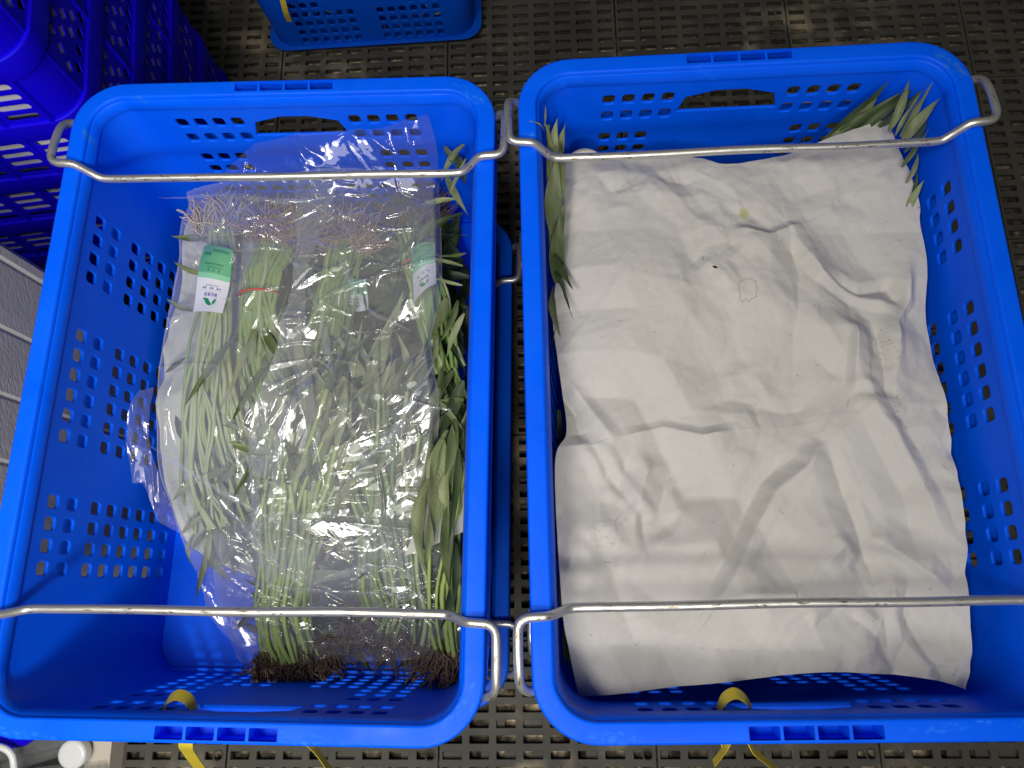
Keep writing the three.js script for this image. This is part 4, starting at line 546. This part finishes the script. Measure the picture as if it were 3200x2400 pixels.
// ---------- nested ultramarine crates at the far left ----------
const greyBump = dataTexture(512, (u, v) => { const n = tile((x, y) => { const a = x + 0.5 * vnoise(x * 0.7, y * 0.7, 3), b = y + 0.5 * vnoise(x * 0.7 + 4, y * 0.7, 4); return 1 - 2 * Math.abs(vnoise(a, b, 17)) - 0.4 * Math.abs(vnoise(a * 2, b * 2, 18)); }, 54)(u, v); return [128 + 110 * n, 0, 0]; }); greyBump.repeat.set(5, 5);
const greyMat = new THREE.MeshStandardMaterial({ color: new THREE.Color(0.47, 0.46, 0.445), roughness: 0.6, bumpMap: greyBump, bumpScale: 0.0003 });
const uvScale = (g) => posUV(plain(g), 0.9);
const TW = 0.6, TD = 0.4, PITCH = 0.0996;        // along the near face, along the right face, level to level
function slotPanel(len, slots, diamonds) {        // from y = 0 (below the skirt) down; u from 0 at the near right corner
  const s = new THREE.Shape([[0.035, -0.075], [len - 0.035, -0.075], [len - 0.035, 0.005], [0.035, 0.005]].map((p) => new THREE.Vector2(...p)));
  if (slots) for (let c = 0; c * 0.054 + 0.09 < len - 0.03; c++) for (let r = 0; r < 4; r++) s.holes.push(roundRectHole(0.066 + c * 0.054, -0.012 - r * 0.0165, 0.0195, 0.005, 0.0042));
  if (diamonds) for (let r = 0; r < 4; r++) for (let c = 0; c < 26; c++) { if ((c + r * 2) % 5 === 0) continue; const u = 0.05 + c * 0.0235 + (r % 2) * 0.0117, y = -0.012 - r * 0.0165; if (u > len - 0.045) continue; const p = new THREE.Path(); p.moveTo(u - 0.0078, y); p.lineTo(u, y - 0.0078); p.lineTo(u + 0.0078, y); p.lineTo(u, y + 0.0078); p.lineTo(u - 0.0078, y); s.holes.push(p); }
  return new THREE.ExtrudeGeometry(s, { depth: 0.0016, bevelEnabled: false, curveSegments: 2 });
}
function skirtRing(w, d, r, profile) {
  const pts = [], n = 8; for (const [cx, cz, a0] of [[0, -1, -90], [0, 0, 0], [-1, 0, 90], [-1, -1, 180]]) for (let k = 0; k <= n; k++) { const a = ((a0 + (k / n) * 90) * Math.PI) / 180; pts.push([cx ? -w + r : -r, cz ? -d + r : -r, Math.cos(a), Math.sin(a)]); }
  const m = profile.length, pos = [], idx = []; for (const [cx, cz, nx, nz] of pts) for (const [ins, y] of profile) pos.push(cx + nx * (r - ins), y, cz + nz * (r - ins));
  for (let i = 0; i < pts.length; i++) for (let k = 0; k + 1 < m; k++) { const a = i * m + k, b = ((i + 1) % pts.length) * m + k; idx.push(a, b, a + 1, a + 1, b, b + 1); }
  const g = new THREE.BufferGeometry(); g.setAttribute('position', new THREE.Float32BufferAttribute(pos, 3)); g.setIndex(idx); g.computeVertexNormals(); return g;
}
{
  const IN = 0.0042, near = slotPanel(TW, true, false), right = slotPanel(TD, false, true);
  bend(near, (a) => a.set(-a.x, a.y, -IN - 0.0016 + a.z)); bend(right, (a) => a.set(-IN - 0.0016 + a.z, a.y, -a.x));
  const far = near.clone().translate(0, 0, -TD + 2 * IN + 0.0035), left = right.clone().translate(-TW + 2 * IN + 0.0035, 0, 0);
  const ribs = [0, 1, 2, 3, 4, 5, 6, 7].map((k) => box(0.005, 0.074, 0.003, -0.039 - k * 0.054, -0.036, -IN + 0.0014)).concat([0, 1].map((k) => box(0.003, 0.074, 0.005, -IN + 0.0014, -0.036, -0.14 - k * 0.13))).map((g) => uvScale(g));
  const skirt = skirtRing(TW, TD, 0.045, [[0.0035, 0], [0, 0], [0, 0.026], [0.002, 0.028], [0.012, 0.028], [0.012, 0.0]]), corner = skirtRing(TW, TD, 0.045, [[IN, 0.005], [IN, -0.076]]);
  const cornerOnly = merge([corner]); { const p = cornerOnly.attributes.position, keep = []; for (let i = 0; i < p.count; i += 3) { let ok = false; const xs = [0, 1, 2].map((k) => p.getX(i + k)), zs = [0, 1, 2].map((k) => p.getZ(i + k)); ok = Math.max(...xs) - Math.min(...xs) < 0.05 && Math.max(...zs) - Math.min(...zs) < 0.05; if (ok) for (let k = 0; k < 3; k++) keep.push(p.getX(i + k), p.getY(i + k), p.getZ(i + k)); } cornerOnly.setAttribute('position', new THREE.Float32BufferAttribute(keep, 3)); cornerOnly.deleteAttribute('normal'); if (cornerOnly.attributes.uv) cornerOnly.deleteAttribute('uv'); cornerOnly.computeVertexNormals(); }
  const parts = { rim: uvScale(skirt), near_wall: uvScale(near), right_wall: uvScale(right), far_wall: uvScale(far), left_wall: uvScale(left) };
  const corners = [[-1, -1], [-1, 1], [1, -1], [1, 1]].map(([sx, sz]) => { const p = cornerOnly.attributes.position, keep = []; for (let i = 0; i < p.count; i += 3) if ((p.getX(i) + TW / 2) * sx > 0 && (p.getZ(i) + TD / 2) * sz > 0) for (let k = 0; k < 3; k++) keep.push(p.getX(i + k), p.getY(i + k), p.getZ(i + k)); const g = new THREE.BufferGeometry(); g.setAttribute('position', new THREE.Float32BufferAttribute(keep, 3)); g.computeVertexNormals(); return uvScale(g); });
  const block = uvScale(new RoundedBoxGeometry(TW - 2 * IN - 0.0042, 0.09, TD - 2 * IN - 0.0042, 3, 0.038).translate(-TW / 2, -0.042, -TD / 2));
  const A = V(-0.5275, 0, -0.525), turn = 0.11, ord = ['topmost', 'second from top', 'third from top', 'fourth from top', 'fifth from top', 'sixth from top', 'lowest'];
  let first;
  for (let k = 0; k < 7; k++) {
    const y = FL - 0.661 + PITCH - k * PITCH, lab = `purple blue slotted crate, ${ord[k]} in the nested stack far left`;
    if (!first) { first = thing('slotted_crate', lab, 'crate', [A.x, y, A.z], turn, 'nested purple blue crates'); for (const [n, g] of [['rim', parts.rim], ['slotted_wall', parts.near_wall], ['slotted_wall', parts.far_wall], ['lattice_wall', parts.right_wall], ['lattice_wall', parts.left_wall], ...ribs.map((g) => ['rib', g]), ...corners.map((g) => ['corner_wall', g])]) part(n, g, ultramarine, first); } else copyOf(first, lab, [A.x, y, A.z], turn);
    const b = solo('grey_block', block, greyMat, `grey foam block behind the slots of the purple crate ${ord[k]}`, 'foam block', [A.x, y, A.z], turn, 'grey foam blocks in the purple crates');
  }
}
// ---------- grey ribbed box at the left edge ----------
{
  const o = thing('storage_box', 'grey pebble textured plastic box with upright ridges left of the blue crates', 'box', [-0.74, 0, -0.155]);
  const s = new THREE.Shape(); const zs = [-0.333, -0.267, -0.203, -0.139, -0.075, -0.011];
  s.moveTo(-0.2, 0.333 - 0.155); s.lineTo(0.194, 0.178);
  const list = [[0.2, 0.172]];
  for (const z of zs.slice(0)) { const q = -(z + 0.155); list.push([0.2, q + 0.001], [0.2, q - 0.012], [0.1965, q - 0.0145], [0.1965, q - 0.018], [0.1985, q - 0.021]); }
  for (const [x, q] of list.filter(([, q]) => q < 0.1725)) s.lineTo(x, q);
  s.lineTo(0.1985, -0.165); s.lineTo(-0.2, -0.165);
  const g = new THREE.ExtrudeGeometry(s, { depth: 0.55, bevelEnabled: true, bevelSize: 0.003, bevelThickness: 0.003, bevelSegments: 2 }); g.rotateX(-Math.PI / 2);
  part('shell', uvScale(g), greyMat, o);
  part('lid', uvScale(new RoundedBoxGeometry(0.396, 0.03, 0.34, 3, 0.008).translate(0, 0.569, 0)), greyMat, o);
}
// ---------- odds and ends by the near left corner ----------
{
  const cream = new THREE.MeshStandardMaterial({ color: new THREE.Color(0.52, 0.46, 0.38), roughness: 0.65 }), white = new THREE.MeshPhysicalMaterial({ color: new THREE.Color(0.7, 0.7, 0.7), roughness: 0.3 });
  const black = new THREE.MeshStandardMaterial({ color: new THREE.Color(0.03, 0.03, 0.032), roughness: 0.5 });
  const b = thing('carton', 'shallow beige carton tray by the near left corner, holding bottles', 'carton', [-0.772, 0.001, 0.3], 0.015);
  part('side_panel', box(0.004, 0.032, 0.3, 0.15, 0.016, 0), cream, b); part('side_panel', box(0.004, 0.032, 0.3, -0.15, 0.016, 0), cream, b); part('end_panel', box(0.296, 0.032, 0.004, 0, 0.016, -0.148), cream, b); part('end_panel', box(0.296, 0.032, 0.004, 0, 0.016, 0.148), cream, b); part('bottom_panel', box(0.296, 0.003, 0.292, 0, 0.0015, 0), black, b);
  part('flap', box(0.036, 0.0025, 0.3, 0.134, 0.0335, 0), cream, b);
  const clear = new THREE.MeshPhysicalMaterial({ color: new THREE.Color(0.85, 0.87, 0.86), transmission: 0.92, thickness: 0, roughness: 0.1, ior: 1.6 });
  for (const [x, y, z, l, r, tn, lab] of [[-0.735, 0.05, 0.208, 0.16, 0.013, 0.2, 'clear plastic bottle lying across the tray, furthest from the bottom of the picture'], [-0.715, 0.045, 0.25, 0.17, 0.014, 0.12, 'clear plastic bottle lying nearest to the bottom of the picture'], [-0.74, 0.03, 0.228, 0.15, 0.011, 0.3, 'slim clear plastic bottle lying between the two others in the tray']]) {
    const t = thing('bottle', lab, 'bottle', [x, y, z], tn, 'clear bottles in the carton'); const g = new THREE.LatheGeometry([[0.001, -l / 2], [r * 0.9, -l / 2], [r, -l / 2 + 0.006], [r, l * 0.28], [r * 0.5, l * 0.4], [r * 0.45, l / 2]].map((p) => new THREE.Vector2(...p)), 24); g.rotateZ(-Math.PI / 2); part('body', g, clear, t);
    const c = new THREE.CylinderGeometry(r * 0.5, r * 0.5, 0.01, 20); c.rotateZ(-Math.PI / 2); c.translate(l / 2 + 0.005, 0, 0); part('cap', c, clear, t);
  }
  const lid = thing('jar', 'round jar with a white lid standing beside the beige flap', 'jar', [-0.664, 0.05, 0.217], 0.15); const lg = new THREE.LatheGeometry([[0, 0.01], [0.014, 0.01], [0.0185, 0.0085], [0.02, 0.005], [0.02, -0.006], [0.0185, -0.006]].map((p) => new THREE.Vector2(...p)), 40); lg.rotateX(0.12); part('lid', lg, white, lid); const jb = new THREE.CylinderGeometry(0.017, 0.016, 0.036, 32); jb.translate(0, -0.026, 0); part('body', jb, clear, lid);
  solo('handle_ring', tube([[-0.03, -0.04, 0.03], [-0.03, 0, -0.005], [-0.02, 0.006, -0.018], [0, 0.008, -0.02], [0.014, 0.004, -0.01], [0.018, -0.002, 0.012], [0.018, -0.02, 0.05]], 0.0045, 40, 12), white, 'white plastic carrying handle in the bottom left corner', 'handle', [-0.742, 0.085, 0.222]);
  const bag = new THREE.SphereGeometry(0.05, 40, 24); bend(bag, (a) => { const k = 1 + 0.16 * fbm(a.x * 40, a.y * 40 + a.z * 25, 7, 3); a.multiplyScalar(k); a.y *= 0.6; }); solo('blue_bag', uvScale(bag), ultramarine, 'crumpled purple blue plastic bag peeking out below the near left rim', 'bag', [-0.75, 0.06, 0.158]);
}
renderer.render(scene, camera);
